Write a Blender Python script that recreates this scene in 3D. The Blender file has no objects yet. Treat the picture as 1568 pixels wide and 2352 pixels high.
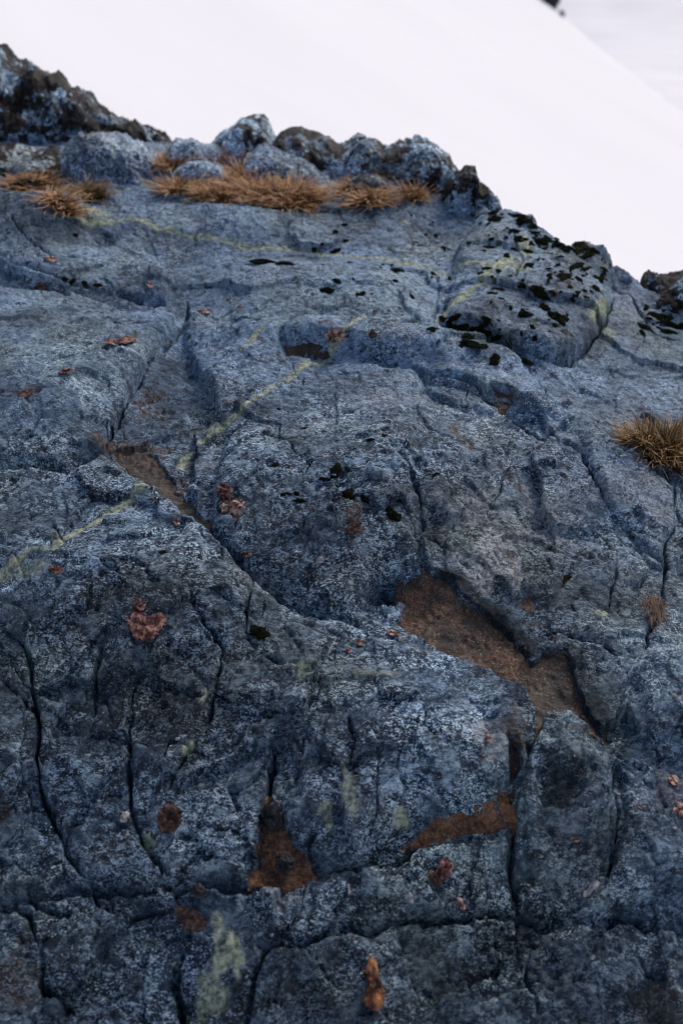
import bpy, math, random
import numpy as np
from mathutils import Vector

# ------------------------------------------------------------------ camera, sky, sun, exposure
sc = bpy.context.scene
LENS, PITCH, HC = 35.0, math.radians(33), 1.5335
FP = LENS / 36.0 * 2352.0
cam = bpy.data.cameras.new('camera')
cam.sensor_fit = 'VERTICAL'; cam.sensor_height = 36.0; cam.sensor_width = 24.0; cam.lens = LENS
cam.clip_start = 0.02; cam.clip_end = 20000
cam.dof.use_dof = True; cam.dof.focus_distance = 2.0; cam.dof.aperture_fstop = 2.5
camo = bpy.data.objects.new('camera', cam); sc.collection.objects.link(camo)
camo.location = (0, 0, HC); camo.rotation_euler = (math.pi / 2 - PITCH, 0, 0)
sc.camera = camo

SUN_EL, SUN_AZ = math.radians(42), math.radians(35)       # azimuth measured from +Y (away from the viewer) towards +X
world = bpy.data.worlds.new('World'); sc.world = world; world.use_nodes = True
wn = world.node_tree.nodes; wl = world.node_tree.links; wn.clear()
sky = wn.new('ShaderNodeTexSky'); sky.sky_type = 'NISHITA'; sky.sun_disc = False
sky.sun_elevation = SUN_EL; sky.sun_rotation = SUN_AZ
sky.air_density = 1.0; sky.dust_density = 4.0; sky.ozone_density = 1.0
bg = wn.new('ShaderNodeBackground'); bg.inputs['Strength'].default_value = 0.125
wo = wn.new('ShaderNodeOutputWorld')
wl.new(sky.outputs[0], bg.inputs[0]); wl.new(bg.outputs[0], wo.inputs[0])
sun = bpy.data.lights.new('sun', 'SUN'); sun.energy = 1.5; sun.angle = math.radians(16); sun.color = (1.0, 0.96, 0.94)
suno = bpy.data.objects.new('sun', sun); sc.collection.objects.link(suno)
sd = Vector((math.sin(SUN_AZ) * math.cos(SUN_EL), math.cos(SUN_AZ) * math.cos(SUN_EL), math.sin(SUN_EL)))
suno.rotation_euler = sd.to_track_quat('Z', 'Y').to_euler()
sc.view_settings.view_transform = 'Standard'; sc.view_settings.look = 'None'
sc.view_settings.gamma = 1.0; sc.view_settings.exposure = 0.0
sc.cycles.max_bounces = 5; sc.cycles.use_denoising = True; sc.cycles.use_adaptive_sampling = False; sc.cycles.filter_width = 1.0

random.seed(7); rng = np.random.default_rng(11)

# ------------------------------------------------------------------ numpy helpers
_T = rng.random((32, 32, 32)).astype(np.float32) * 2 - 1
def vnoise(x, y, z=0.0):
    x = np.asarray(x, np.float32); y = np.asarray(y, np.float32); z = np.broadcast_to(np.asarray(z, np.float32), x.shape)
    xi = np.floor(x).astype(np.int32); yi = np.floor(y).astype(np.int32); zi = np.floor(z).astype(np.int32)
    fx = x - xi; fy = y - yi; fz = z - zi
    fx = fx * fx * (3 - 2 * fx); fy = fy * fy * (3 - 2 * fy); fz = fz * fz * (3 - 2 * fz)
    x0 = xi & 31; x1 = (xi + 1) & 31; y0 = yi & 31; y1 = (yi + 1) & 31; z0 = zi & 31; z1 = (zi + 1) & 31
    a = _T[x0, y0, z0] * (1 - fx) + _T[x1, y0, z0] * fx; b = _T[x0, y1, z0] * (1 - fx) + _T[x1, y1, z0] * fx
    c = _T[x0, y0, z1] * (1 - fx) + _T[x1, y0, z1] * fx; d = _T[x0, y1, z1] * (1 - fx) + _T[x1, y1, z1] * fx
    return (a * (1 - fy) + b * fy) * (1 - fz) + (c * (1 - fy) + d * fy) * fz
def fbm(x, y, z=0.0, o=4, g=0.5):
    s = 0; a = 1; t = 0
    for i in range(o):
        s = s + a * vnoise(x * 2.03 ** i + i * 7.3, y * 2.03 ** i + i * 3.1, z + i * 5.7); t += a; a *= g
    return s / t
def ridged(x, y, z=0.0, o=4):
    s = 0; a = 1; t = 0
    for i in range(o):
        s = s + a * (1 - np.abs(vnoise(x * 2.1 ** i + i * 2.3, y * 2.1 ** i + i * 9.1, z + i * 4.2)) * 2); t += a; a *= 0.5
    return s / t
def voro(x, y, seed=0):
    """cell facets: id-random a, b, c of the nearest point and distance difference f2-f1"""
    xi = np.floor(x).astype(np.int32); yi = np.floor(y).astype(np.int32)
    f1 = np.full(x.shape, 9.0, np.float32); f2 = f1.copy(); ax = np.zeros_like(f1); ay = ax.copy(); ac = ax.copy()
    for dx in (-1, 0, 1):
        for dy in (-1, 0, 1):
            cx = xi + dx; cy = yi + dy
            r1 = _T[cx & 31, cy & 31, seed & 31]; r2 = _T[cy & 31, cx & 31, (seed + 5) & 31]; r3 = _T[cx & 31, cy & 31, (seed + 9) & 31]
            px = cx + 0.5 + 0.45 * r1; py = cy + 0.5 + 0.45 * r2
            d = np.hypot(x - px, y - py); m = d < f1
            f2 = np.where(m, f1, np.minimum(f2, d))
            ax = np.where(m, x - px, ax); ay = np.where(m, y - py, ay); ac = np.where(m, r3, ac); f1 = np.where(m, d, f1)
    return ax, ay, ac, f2 - f1
def sstep(a, b, x):
    t = np.clip((x - a) / (b - a), 0, 1); return t * t * (3 - 2 * t)

# ------------------------------------------------------------------ the lie of the rock: a broad slope
TS = math.tan(math.radians(12))
def z_base(x, y):
    near = np.clip(1.45 - y, 0, None)
    return TS * y - 0.48 * near ** 2 - 0.10 * np.clip(x - 0.1, 0, None) ** 2 - 0.10 * np.clip(-0.2 - x, 0, None) ** 2 * np.clip(2.2 - y, 0, 2)
CF = np.array([0, math.cos(PITCH), -math.sin(PITCH)]); CU = np.array([0, math.sin(PITCH), math.cos(PITCH)])
def ray(px, py):
    return CF + np.array([1.0, 0, 0]) * ((px - 784) / FP) + CU * ((1176 - py) / FP)
HEST = None
def hest(x, y):
    return float(sample(HEST, np.array([x]), np.array([y]))[0])
def at(px, py):
    """where a sight line of the survey photo meets the broad slope"""
    d = ray(px, py); t = 1.0
    lo, hi = 0.2, 12.0
    for _ in range(44):
        t = 0.5 * (lo + hi); p = d * t
        if HC + p[2] > z_base(p[0], p[1]) + (hest(p[0], p[1]) if HEST is not None else 0): lo = t
        else: hi = t
    return np.array([d[0] * t, d[1] * t])
def line(pts): return np.array([at(*p) for p in pts])

def seg_dist(X, Y, P):
    """distance to polyline, signed side (+ left of travel), param 0..1"""
    D = np.full(X.shape, 1e9, np.float32); S = np.zeros_like(D); T = np.zeros_like(D)
    L = np.hypot(*(P[1:] - P[:-1]).T); C = np.concatenate([[0], np.cumsum(L)])
    for i in range(len(P) - 1):
        a, b = P[i], P[i + 1]; e = b - a; l2 = e @ e + 1e-12
        t = np.clip(((X - a[0]) * e[0] + (Y - a[1]) * e[1]) / l2, 0, 1)
        dx = X - a[0] - t * e[0]; dy = Y - a[1] - t * e[1]; d = np.hypot(dx, dy)
        s = np.sign(e[0] * (Y - a[1]) - e[1] * (X - a[0])); m = d < D
        D = np.where(m, d, D); S = np.where(m, s, S); T = np.where(m, (C[i] + t * L[i]) / C[-1], T)
    return D, S, T
def inside(X, Y, P):
    c = np.zeros(X.shape, bool); n = len(P)
    for i in range(n):
        a, b = P[i], P[(i + 1) % n]
        if a[1] == b[1]: continue
        m = ((a[1] > Y) != (b[1] > Y)) & (X < (b[0] - a[0]) * (Y - a[1]) / (b[1] - a[1]) + a[0])
        c ^= m
    return c
def bbox(X, Y, P, m):
    return np.nonzero((X > P[:, 0].min() - m) & (X < P[:, 0].max() + m) & (Y > P[:, 1].min() - m) & (Y < P[:, 1].max() + m))

# ------------------------------------------------------------------ the grid of the outcrop
NC, NR = 1060, 1320
v = np.linspace(0, 1, NR); yy = -0.45 + 3.15 * v + 2.2 * v ** 2.4
u = np.linspace(-1, 1, NC)
uu = u + 0.9 * np.sign(u) * np.clip(np.abs(u) - 0.86, 0, None) ** 1.5 * 12
GX = (uu[None, :] * (0.82 + 0.31 * np.clip(yy, 0, None))[:, None]).astype(np.float32)
GY = np.repeat(yy[:, None], NC, 1).astype(np.float32)

def sample(A, X, Y):
    r = np.clip(np.interp(Y, yy, np.arange(NR)), 0, NR - 1.001); sc_ = .82 + .31 * np.clip(Y, 0, None); c = np.clip(np.interp(X / sc_, uu, np.arange(NC)), 0, NC - 1.001)
    ri = r.astype(int); ci = c.astype(int); fr = r - ri; fc = c - ci
    return (A[ri, ci] * (1 - fc) + A[ri, ci + 1] * fc) * (1 - fr) + (A[ri + 1, ci] * (1 - fc) + A[ri + 1, ci + 1] * fc) * fr
def box(a, n):
    for ax in (0, 1):
        p_ = np.concatenate([np.repeat(np.take(a, [0], ax), n + 1, ax), a, np.repeat(np.take(a, [-1], ax), n, ax)], ax).astype(np.float64); c_ = np.cumsum(p_, ax)
        a = (np.take(c_, range(2 * n + 1, c_.shape[ax]), ax) - np.take(c_, range(0, c_.shape[ax] - 2 * n - 1), ax)) / (2 * n + 1)
    return a
# irregular lines: bend the plan before measuring
WX = GX + 0.016 * fbm(GX * 7, GY * 7, 1.5, 3) + 0.008 * fbm(GX * 22, GY * 22, 3.5, 2) + 0.006 * fbm(GX * 55, GY * 55, 4.5, 3)
WY = GY + 0.016 * fbm(GX * 7, GY * 7, 8.5, 3) + 0.008 * fbm(GX * 22, GY * 22, 13.5, 2) + 0.006 * fbm(GX * 55, GY * 55, 11.5, 3)
H = np.zeros_like(GX)
MK = {k: np.zeros_like(GX) for k in ('bluish', 'soil', 'vein', 'pale', 'moss', 'wet_shade', 'tan', 'dark')}

def slab(pts, h, bevel, power=2.4):
    P = line(pts); ix = bbox(WX, WY, P, 0.01)
    x = WX[ix]; y = WY[ix]; ins = inside(x, y, P)
    d, _, _ = seg_dist(x, y, np.vstack([P, P[:1]]))
    bv = bevel * np.clip(.62 + .7 * vnoise(x * 9, y * 9, 31.), .22, 1.2) if h > 0 else bevel
    t = np.clip(d / bv, 0, 1) * ins
    H[ix] += (1.0 if h > 0 else 1) * h * (.5 * (1 - (1 - t) ** power) + .5 * (1 - (1 - np.clip(d / (.3 * bv), 0, 1) * ins) ** 1.8)) * (.82 + .18 * sstep(0, .004, d) if h > 0 else 1)
def pit(pts, depth, bevel):
    slab(pts, -depth, bevel, 1.6)
def crack(pts, w, depth, step=0.0, L=0.06, taper=True, dark=0.0):
    P = line(pts); m = max(5 * w, 3 * L if step else 0) + 0.02; ix = bbox(WX, WY, P, m)
    x = WX[ix]; y = WY[ix]; d, s, t = seg_dist(x, y, P)
    tp = (sstep(0, 0.12, t) * (1 - sstep(0.88, 1.0, t))) if taper else 1.0
    ww = w * (0.65 + 0.5 * vnoise(t * 14 + P[0, 0] * 31, t * 0 + P[0, 1] * 17))
    ww = np.clip(ww, w * 0.3, None) * .62
    tp = tp * np.clip(.75 + .9 * vnoise(x * 17, y * 17, 21.), .12, 1.3)
    H[ix] -= 1.3 * depth * tp * (np.exp(-(d / ww) ** 2) * 0.92 + 0.08 * np.exp(-(d / (3 * ww)) ** 2))
    if step:
        edge = np.where(s > 0, 1.0, 0.0) if step > 0 else np.where(s < 0, 1.0, 0.0)
        H[ix] += abs(step) * tp * edge * (1 - np.exp(-d / (w * 0.8))) * np.exp(-(d / L) ** 1.5)
    if dark: MK['dark'][ix] = np.maximum(MK['dark'][ix], dark * tp * np.exp(-(d / ww) ** 2))
def bulge(px, py, rx, ry, h, ang=0.0, p=1.5):
    c = at(px, py); ca, sa = math.cos(math.radians(ang)), math.sin(math.radians(ang))
    dx = (WX - c[0]); dy = (WY - c[1]); a = (dx * ca + dy * sa) / rx; b = (-dx * sa + dy * ca) / ry
    r2 = a * a + b * b
    H[...] += h * np.exp(-r2 ** p)
def paint(key, pts, w, amt=1.0, soft=1.0, taper=True, ns=60):
    P = line(pts); ix = bbox(GX, GY, P, 4 * w + 0.02); x = WX[ix]; y = WY[ix]
    d, s, t = seg_dist(x, y, P); tp = sstep(0, 0.05, t) * (1 - sstep(0.95, 1, t)) if taper else 1
    wn_ = w * (1 + 0.7 * vnoise(x * 30, y * 30, 3.3)); n = 0.75 + 0.6 * fbm(x * ns, y * ns, 2.2, 3)
    MK[key][ix] = np.maximum(MK[key][ix], amt * tp * (.55 * np.clip(n, 0, 1.2) * np.exp(-(d / np.maximum(wn_, w * .3)) ** 2 * soft) + .75 * np.exp(-(d / np.maximum(wn_ * .5, .003)) ** 2)))
def patch(key, px, py, rx, ry, amt=1.0, ang=0.0, rag=0.9):
    c = at(px, py); ca, sa = math.cos(math.radians(ang)), math.sin(math.radians(ang))
    m = 3 * max(rx, ry); ix = np.nonzero((abs(GX - c[0]) < m) & (abs(GY - c[1]) < m))
    dx = WX[ix] - c[0]; dy = WY[ix] - c[1]; a = (dx * ca + dy * sa) / rx; b = (-dx * sa + dy * ca) / ry
    r = np.hypot(a, b) + rag * fbm(GX[ix] * 40, GY[ix] * 40, px * .01, 4)
    MK[key][ix] = np.maximum(MK[key][ix], amt * (1 - sstep(0.6, 1.1, r)))
def paint_poly(key, pts, soft=0.01, amt=1.0):
    P = line(pts); ix = bbox(WX, WY, P, 0.05); x = WX[ix]; y = WY[ix]
    d, _, _ = seg_dist(x, y, np.vstack([P, P[:1]])); sdv = np.where(inside(x, y, P), d, -d)
    MK[key][ix] = np.maximum(MK[key][ix], amt * sstep(-soft, soft, sdv))

for PASS in (0, 1):          # second pass: lay the same joints on the relief found by the first
    random.seed(21); H[...] = 0
    # --- broad swells
    bulge(740, 1080, 0.30, 0.24, 0.045)
    bulge(180, 860, 0.30, 0.26, 0.045)
    bulge(1240, 1080, 0.36, 0.34, 0.05, -30)
    bulge(300, 1330, 0.40, 0.14, 0.045, -25)
    bulge(900, 1720, 0.24, 0.18, 0.035)
    bulge(1290, 1730, 0.10, 0.12, 0.02)
    bulge(230, 610, 0.25, 0.10, 0.03, -15)
    bulge(700, 640, 0.35, 0.14, 0.04)
    bulge(380, 880, 0.10, 0.25, -0.04, -25)
    bulge(60, 480, 0.18, 0.14, 0.08)
    bulge(440, 500, 0.40, 0.10, 0.04)
    bulge(1440, 800, 0.2, 0.3, -0.03, -30)
    bulge(850, 770, 0.42, 0.06, 0.04, -8)

    # --- blocks between the joints
    slab([(-300, 625), (130, 655), (300, 700), (420, 705), (365, 800), (300, 905), (237, 1042), (160, 1078), (60, 1062), (-300, 1080)], 0.032, 0.07)          # left slab
    slab([(425, 705), (640, 765), (655, 800), (780, 808), (870, 812), (960, 845), (1015, 930), (960, 1010), (960, 1120), (970, 1230), (1003, 1300), (965, 1365),
          (930, 1360), (900, 1345), (840, 1370), (815, 1420), (740, 1405), (600, 1315), (480, 1205), (500, 1080), (520, 985), (480, 920), (420, 800)], 0.036, 0.17)   # domed middle
    slab([(-300, 1085), (150, 1080), (240, 1052), (350, 1122), (480, 1215), (600, 1325), (735, 1412), (820, 1432), (925, 1462), (1050, 1522), (1210, 1600), (1235, 1640),
          (1210, 1720), (1200, 1800), (1140, 1815), (1050, 1865), (960, 1890), (850, 1975), (760, 2005), (720, 1985), (650, 1890), (610, 1900), (570, 2025), (390, 2055), (280, 2045), (-300, 2098)], 0.030, 0.06)
    slab([(1245, 1640), (1300, 1650), (1400, 1705), (1408, 1800), (1425, 1900), (1380, 2020), (1300, 2105), (1210, 2095), (1185, 2000), (1185, 1890), (1210, 1740)], 0.032, 0.05)
    slab([(1018, 730), (1040, 600), (1090, 480), (1222, 480), (1290, 540), (1385, 560), (1412, 630), (1402, 690), (1345, 800), (1270, 832), (1180, 790), (1090, 742)], 0.055, 0.16, 2.0)
    slab([(640, 760), (700, 722), (870, 712), (1000, 735), (1120, 760), (1200, 830), (1250, 890), (1240, 960), (1150, 930), (1090, 880), (960, 838), (880, 808), (800, 796), (655, 775)], 0.024, 0.05)
    slab([(975, 850), (1040, 870), (1100, 890), (1140, 930), (1135, 945), (1060, 925), (990, 890)], 0.014, 0.02)
    slab([(1155, 925), (1260, 950), (1330, 1010), (1342, 1080), (1400, 1180), (1500, 1290), (1528, 1300), (1600, 1000), (1430, 1005), (1300, 920), (1200, 900)], 0.016, 0.05)
    slab([(-300, 500), (20, 520), (200, 530), (330, 590), (400, 650), (380, 690), (150, 655), (0, 610), (-300, 600)], 0.018, 0.05)
    slab([(-300, 2105), (280, 2052), (560, 2045), (700, 2022), (900, 1975), (1175, 1905), (1180, 2010), (1200, 2100), (1000, 2115), (740, 2150), (600, 2180), (560, 2300), (560, 2600), (-300, 2600)], 0.024, 0.03)
    slab([(590, 2195), (740, 2160), (1000, 2125), (1200, 2112), (1280, 2128), (1400, 2125), (1900, 2160), (1900, 2700), (540, 2700), (570, 2330)], 0.024, 0.03)
    slab([(1415, 1720), (1568, 1760), (1900, 1800), (1900, 2150), (1300, 2120), (1400, 2030), (1440, 1900)], 0.026, 0.04)
    slab([(1475, 1500), (1520, 1480), (1568, 1500), (1900, 1550), (1900, 1780), (1500, 1680), (1450, 1540)], 0.02, 0.05)

    # --- broad uneven relief, then the filled level the sediment will reach
    UPS = 1 - .5 * sstep(1.7, 2.2, GY)
    H += 0.022 * fbm(GX * 3.0, GY * 3.2, 3.0, 3)
    a, b, c, e = voro(WX * 4.2 + 0.3 * fbm(GX * 6, GY * 6, 5.), WY * 5.0, 3)
    H += (0.07 * a * np.sin(c * 40) + 0.09 * b * np.cos(c * 57) + 0.012 * c) * 0.40 * UPS
    HFILL = box(box(H, 7), 7)
    # --- pockets that hold sediment
    E_POCK = [(930, 1368), (985, 1325), (1030, 1362), (1075, 1410), (1140, 1450), (1185, 1500), (1217, 1545), (1240, 1515), (1290, 1508), (1330, 1590), (1355, 1640), (1412, 1680),
              (1350, 1678), (1265, 1642), (1242, 1655), (1208, 1612), (1150, 1562), (1050, 1515), (960, 1490), (922, 1450)]
    S1 = [(572, 2022), (602, 1930), (612, 1860), (645, 1870), (660, 1910), (690, 1955), (725, 2015), (660, 2032), (610, 2032)]
    S2 = [(925, 1952), (970, 1898), (1050, 1876), (1105, 1862), (1138, 1815), (1150, 1850), (1168, 1878), (1110, 1905), (1000, 1945), (950, 1962)]
    S3 = [(1158, 1690), (1188, 1705), (1200, 1745), (1196, 1790), (1180, 1800), (1172, 1770), (1168, 1735)]
    S4 = [(1122, 888), (1160, 893), (1195, 905), (1180, 925), (1145, 940)]
    S5 = [(645, 785), (700, 782), (770, 785), (730, 798), (690, 800), (655, 797)]
    S6 = [(240, 1042), (300, 1046), (360, 1058), (385, 1090), (430, 1140), (480, 1195), (470, 1208), (400, 1160), (350, 1112), (290, 1075)]
    S7 = [(1178, 1345), (1195, 1355), (1220, 1395), (1215, 1425), (1190, 1410)]
    pit([(x, y) for x, y in E_POCK], 0.05, 0.010)
    for p_, dd in ((S1, .04), (S2, .035), (S3, .04), (S4, .03), (S5, .02), (S6, .014), (S7, .012)): pit(p_, dd, 0.012)
    pit([(835, 1372), (880, 1350), (925, 1358), (930, 1410), (900, 1425), (850, 1400)], 0.11, 0.02)
    pit([(1150, 1800), (1195, 1800), (1200, 1860), (1180, 1880), (1150, 1840)], 0.035, 0.02)
    pit([(1225, 1760), (1290, 1742), (1345, 1770), (1350, 1830), (1310, 1870), (1240, 1860), (1215, 1810)], 0.022, 0.03)
    pit([(620, 1700), (650, 1690), (690, 1760), (690, 1860), (640, 1880), (608, 1850)], 0.02, 0.03)
    pit([(370, 860), (430, 800), (480, 900), (500, 1000), (450, 1080), (370, 1060), (260, 1030), (300, 950)], 0.012, 0.04)

    # --- joints and cracks (travel to the right: the far side is "left")
    K = crack
    K([(-100, 575), (0, 603), (100, 628), (160, 650), (250, 662), (320, 682), (380, 700), (420, 703)], 0.007, 0.035, -0.01, 0.05)
    K([(20, 520), (60, 560), (130, 598), (200, 600)], 0.004, 0.01)
    K([(200, 530), (300, 575), (385, 640), (380, 690)], 0.005, 0.02, -0.01)
    K([(150, 645), (230, 640), (290, 675), (350, 680)], 0.005, 0.02)
    K([(425, 690), (430, 730), (400, 770), (360, 790)], 0.008, 0.03)
    K([(360, 790), (330, 850), (290, 920), (255, 990), (235, 1042)], 0.007, 0.04, 0.0)
    K([(235, 1042), (190, 1070), (150, 1078), (60, 1060), (-50, 1050)], 0.006, 0.03, 0.01, 0.05)
    K([(240, 720), (300, 742), (370, 750)], 0.004, 0.012)
    K([(440, 740), (520, 745), (600, 755), (640, 772)], 0.004, 0.014)
    K([(640, 775), (660, 800), (760, 800), (860, 806), (925, 830), (980, 848), (1090, 878), (1140, 940)], 0.009, 0.045, 0.012, 0.05)
    K([(1200, 820), (1240, 860), (1260, 900)], 0.007, 0.02)
    K([(980, 890), (1050, 925), (1110, 950), (1150, 955)], 0.004, 0.016)
    K([(1000, 735), (1100, 742), (1180, 790), (1250, 820), (1290, 832), (1345, 800), (1395, 720), (1412, 640)], 0.007, 0.025, 0.012, 0.05)
    K([(1155, 925), (1170, 955), (1250, 1000), (1330, 1035), (1345, 1085), (1390, 1170)], 0.006, 0.028, 0.01, 0.05)
    K([(1280, 935), (1340, 955), (1400, 985), (1440, 1003)], 0.006, 0.03, 0.008)
    K([(1558, 1080), (1550, 1180), (1530, 1250), (1520, 1380), (1490, 1450), (1470, 1510)], 0.006, 0.03)
    K([(1225, 1465), (1310, 1480), (1400, 1500), (1470, 1510), (1568, 1560)], 0.005, 0.025, -0.006)
    K([(1450, 1520), (1440, 1570), (1410, 1640)], 0.003, 0.012)
    K([(905, 1040), (935, 1070), (960, 1120), (963, 1190), (965, 1240)], 0.006, 0.025, -0.006)
    K([(660, 1010), (680, 1040), (710, 1070), (700, 1110)], 0.004, 0.012)
    K([(600, 985), (660, 1010)], 0.004, 0.012)
    K([(1540, 1270), (1500, 1250), (1420, 1210)], 0.004, 0.012)
    K([(480, 1212), (560, 1275), (600, 1315), (680, 1370), (740, 1402), (820, 1420)], 0.004, 0.014, 0.006)
    K([(930, 1370), (925, 1420), (915, 1455)], 0.005, 0.02)
    K([(585, 1330), (575, 1370), (560, 1410)], 0.003, 0.008)
    K([(120, 1190), (180, 1260), (230, 1300), (290, 1345)], 0.004, 0.012)
    K([(440, 1330), (450, 1400), (500, 1460), (520, 1500), (510, 1560), (495, 1620), (470, 1680)], 0.006, 0.03)
    K([(470, 1680), (430, 1740), (400, 1800), (385, 1850)], 0.004, 0.018)
    K([(400, 1440), (345, 1500), (305, 1590), (290, 1680), (285, 1760), (300, 1860), (330, 1950), (400, 2052)], 0.006, 0.028, -0.010)
    K([(240, 1440), (210, 1540), (215, 1620), (200, 1700), (180, 1780)], 0.007, 0.025)
    K([(0, 1420), (45, 1480), (75, 1560), (90, 1640), (100, 1700), (98, 1790), (110, 1860), (150, 1950), (200, 2030)], 0.008, 0.04, 0.01)
    K([(0, 1570), (50, 1600), (90, 1640)], 0.005, 0.02)
    K([(700, 1540), (740, 1560), (700, 1590), (710, 1620)], 0.004, 0.014)
    K([(628, 1690), (618, 1760), (612, 1860), (590, 1950), (568, 2030)], 0.009, 0.05, 0.0)
    K([(800, 1640), (810, 1700), (798, 1760)], 0.005, 0.014)
    K([(235, 1590), (250, 1680), (240, 1760)], 0.006, 0.014)
    K([(280, 2052), (400, 2052), (450, 2040), (560, 2035), (720, 2018), (850, 1985), (950, 1970), (1080, 1935), (1180, 1895)], 0.0045, 0.02, 0.004)
    K([(400, 2060), (450, 2050), (520, 2035)], 0.009, 0.035)
    K([(1240, 1640), (1215, 1720), (1205, 1800), (1185, 1890), (1185, 2000), (1205, 2090)], 0.005, 0.028)
    K([(1405, 1700), (1408, 1780), (1420, 1850), (1425, 1960), (1400, 2020)], 0.004, 0.018)
    K([(1400, 1700), (1480, 1735), (1568, 1770)], 0.004, 0.016)
    K([(1260, 1640), (1330, 1660), (1400, 1695)], 0.004, 0.02)
    K([(560, 2320), (575, 2230), (610, 2180), (700, 2165), (780, 2130), (900, 2130), (1050, 2118), (1200, 2105), (1270, 2120), (1400, 2110), (1568, 2140)], 0.0045, 0.018, -0.004)
    K([(200, 2030), (230, 2080), (300, 2110), (400, 2090)], 0.006, 0.022)
    K([(0, 2070), (60, 2110), (95, 2180), (100, 2260), (180, 2330)], 0.009, 0.035)
    K([(60, 2040), (80, 2090), (170, 2110)], 0.006, 0.025)
    K([(420, 2170), (415, 2230), (430, 2352)], 0.012, 0.045)
    K([(390, 1700), (380, 1760)], 0.006, 0.02)
    K([(1060, 2090), (1040, 2110), (1010, 2140)], 0.004, 0.012)
    K([(1400, 2020), (1415, 1975), (1420, 1930)], 0.005, 0.02)
    K([(1150, 2010), (1200, 2080)], 0.003, 0.01)
    K([(1030, 1780), (1060, 1830)], 0.005, 0.016); K([(1050, 1770), (1080, 1820)], 0.004, 0.014); K([(1085, 1765), (1100, 1800)], 0.004, 0.012)
    K([(1000, 620), (1010, 660), (1000, 720)], 0.005, 0.014)
    K([(1180, 540), (1200, 600), (1175, 640)], 0.006, 0.02); K([(1330, 600), (1300, 640), (1240, 660)], 0.005, 0.014)
    K([(1410, 640), (1450, 680), (1500, 760), (1568, 780)], 0.006, 0.02)
    K([(870, 510), (950, 520), (1050, 530)], 0.005, 0.012); K([(480, 610), (560, 600), (640, 612)], 0.005, 0.012)
    K([(600, 1315), (560, 1420), (575, 1480), (640, 1530), (700, 1540)], 0.004, 0.014); K([(710, 1620), (760, 1640), (800, 1640)], 0.003, 0.010); K([(560, 1930), (470, 1900), (380, 1940), (300, 1900)], 0.003, 0.010)
    K([(965, 1240), (1050, 1290), (1110, 1360)], 0.003, 0.010); K([(1180, 1500), (1300, 1540), (1420, 1560)], 0.003, 0.009); K([(880, 1550), (850, 1650), (870, 1780), (850, 1975)], 0.003, 0.010)
    K([(1205, 2090), (1190, 2200), (1240, 2352)], 0.003, 0.010); K([(700, 2022), (690, 2090), (640, 2170)], 0.003, 0.012); K([(900, 1975), (960, 2050), (940, 2120)], 0.003, 0.009)
    for k in range(70):            # short hairlines everywhere
        px, py = random.uniform(-50, 1600), random.uniform(560, 2400); a = random.choice([20, 30, -70, -60, 100, 5]) + random.uniform(-15, 15); l = random.uniform(25, 90)
        q = [(px + l * s * math.cos(math.radians(a)) + random.uniform(-8, 8), py + l * s * math.sin(math.radians(a)) + random.uniform(-8, 8)) for s in (-1, 0, 1)]
        K(q, random.uniform(.0018, .004), random.uniform(.004, .010))

    # --- worn relief at every scale
    base = z_base(GX, GY)
    PX_c = at(250, 1700); leftlow = np.exp(-(((GX - PX_c[0]) / .45) ** 2 + ((GY - PX_c[1]) / .4) ** 2)) 
    ROUGH = (0.5 + 0.5 * leftlow) * UPS
    a, b, c, e = voro(WX * 13, WY * 14, 7)
    H += ROUGH * (0.016 * a * np.sin(c * 33) + 0.018 * b * np.cos(c * 47) + 0.006 * c) - ROUGH * 0.004 * np.exp(-(e / .04) ** 2)
    a, b, c, e = voro(WX * 29 + 3, WY * 33, 12)
    chipm = sstep(.0, .35, fbm(GX * 4, GY * 4, 41., 3))
    H += chipm * UPS * (0.006 * a * np.sin(c * 33) + 0.006 * b * np.cos(c * 47) + 0.0035 * c)
    q_ = (WY * .8 - WX * .6) * 7 + 1.6 * fbm(GX * 3, GY * 3, 43., 3); q_ = q_ - np.floor(q_)
    H += .010 * UPS * (q_ ** .7 - .5 - sstep(.93, 1, q_)) * sstep(.0, .3, fbm(GX * 3.3, GY * 3.3, 47., 3))
    q_ = (WY * .35 + WX * .93) * 10 + 1.4 * fbm(GX * 3, GY * 3, 53., 3); q_ = q_ - np.floor(q_)
    H += .007 * UPS * (q_ - .5 - sstep(.92, 1, q_)) * sstep(.05, .3, fbm(GX * 3.3, GY * 3.3, 57., 3))
    H += ROUGH * 0.008 * fbm(GX * 14, GY * 16, 6.0, 4)
    rz = sstep(0.45, 0.9, ridged(GX * 5 + GY * 2.0, GY * 7 - GX * 2, 9.0, 4))
    H -= ROUGH * 0.006 * rz
    H += leftlow * 0.012 * fbm(GX * 11, GY * 5.5, 2.0, 4)
    hp = sstep(0.35, 0.75, fbm(GX * 32, GY * 36, 12.0, 3)); H -= 0.006 * hp * (0.5 + ROUGH)
    hp2 = sstep(0.5, 0.8, vnoise(GX * 75, GY * 82, 14.0)); H -= 0.003 * hp2
    H += 0.0026 * fbm(GX * 90, GY * 100, 15.0, 3)

    if PASS == 0: HEST = box(box(H, 16), 16); HEST -= 0
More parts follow.
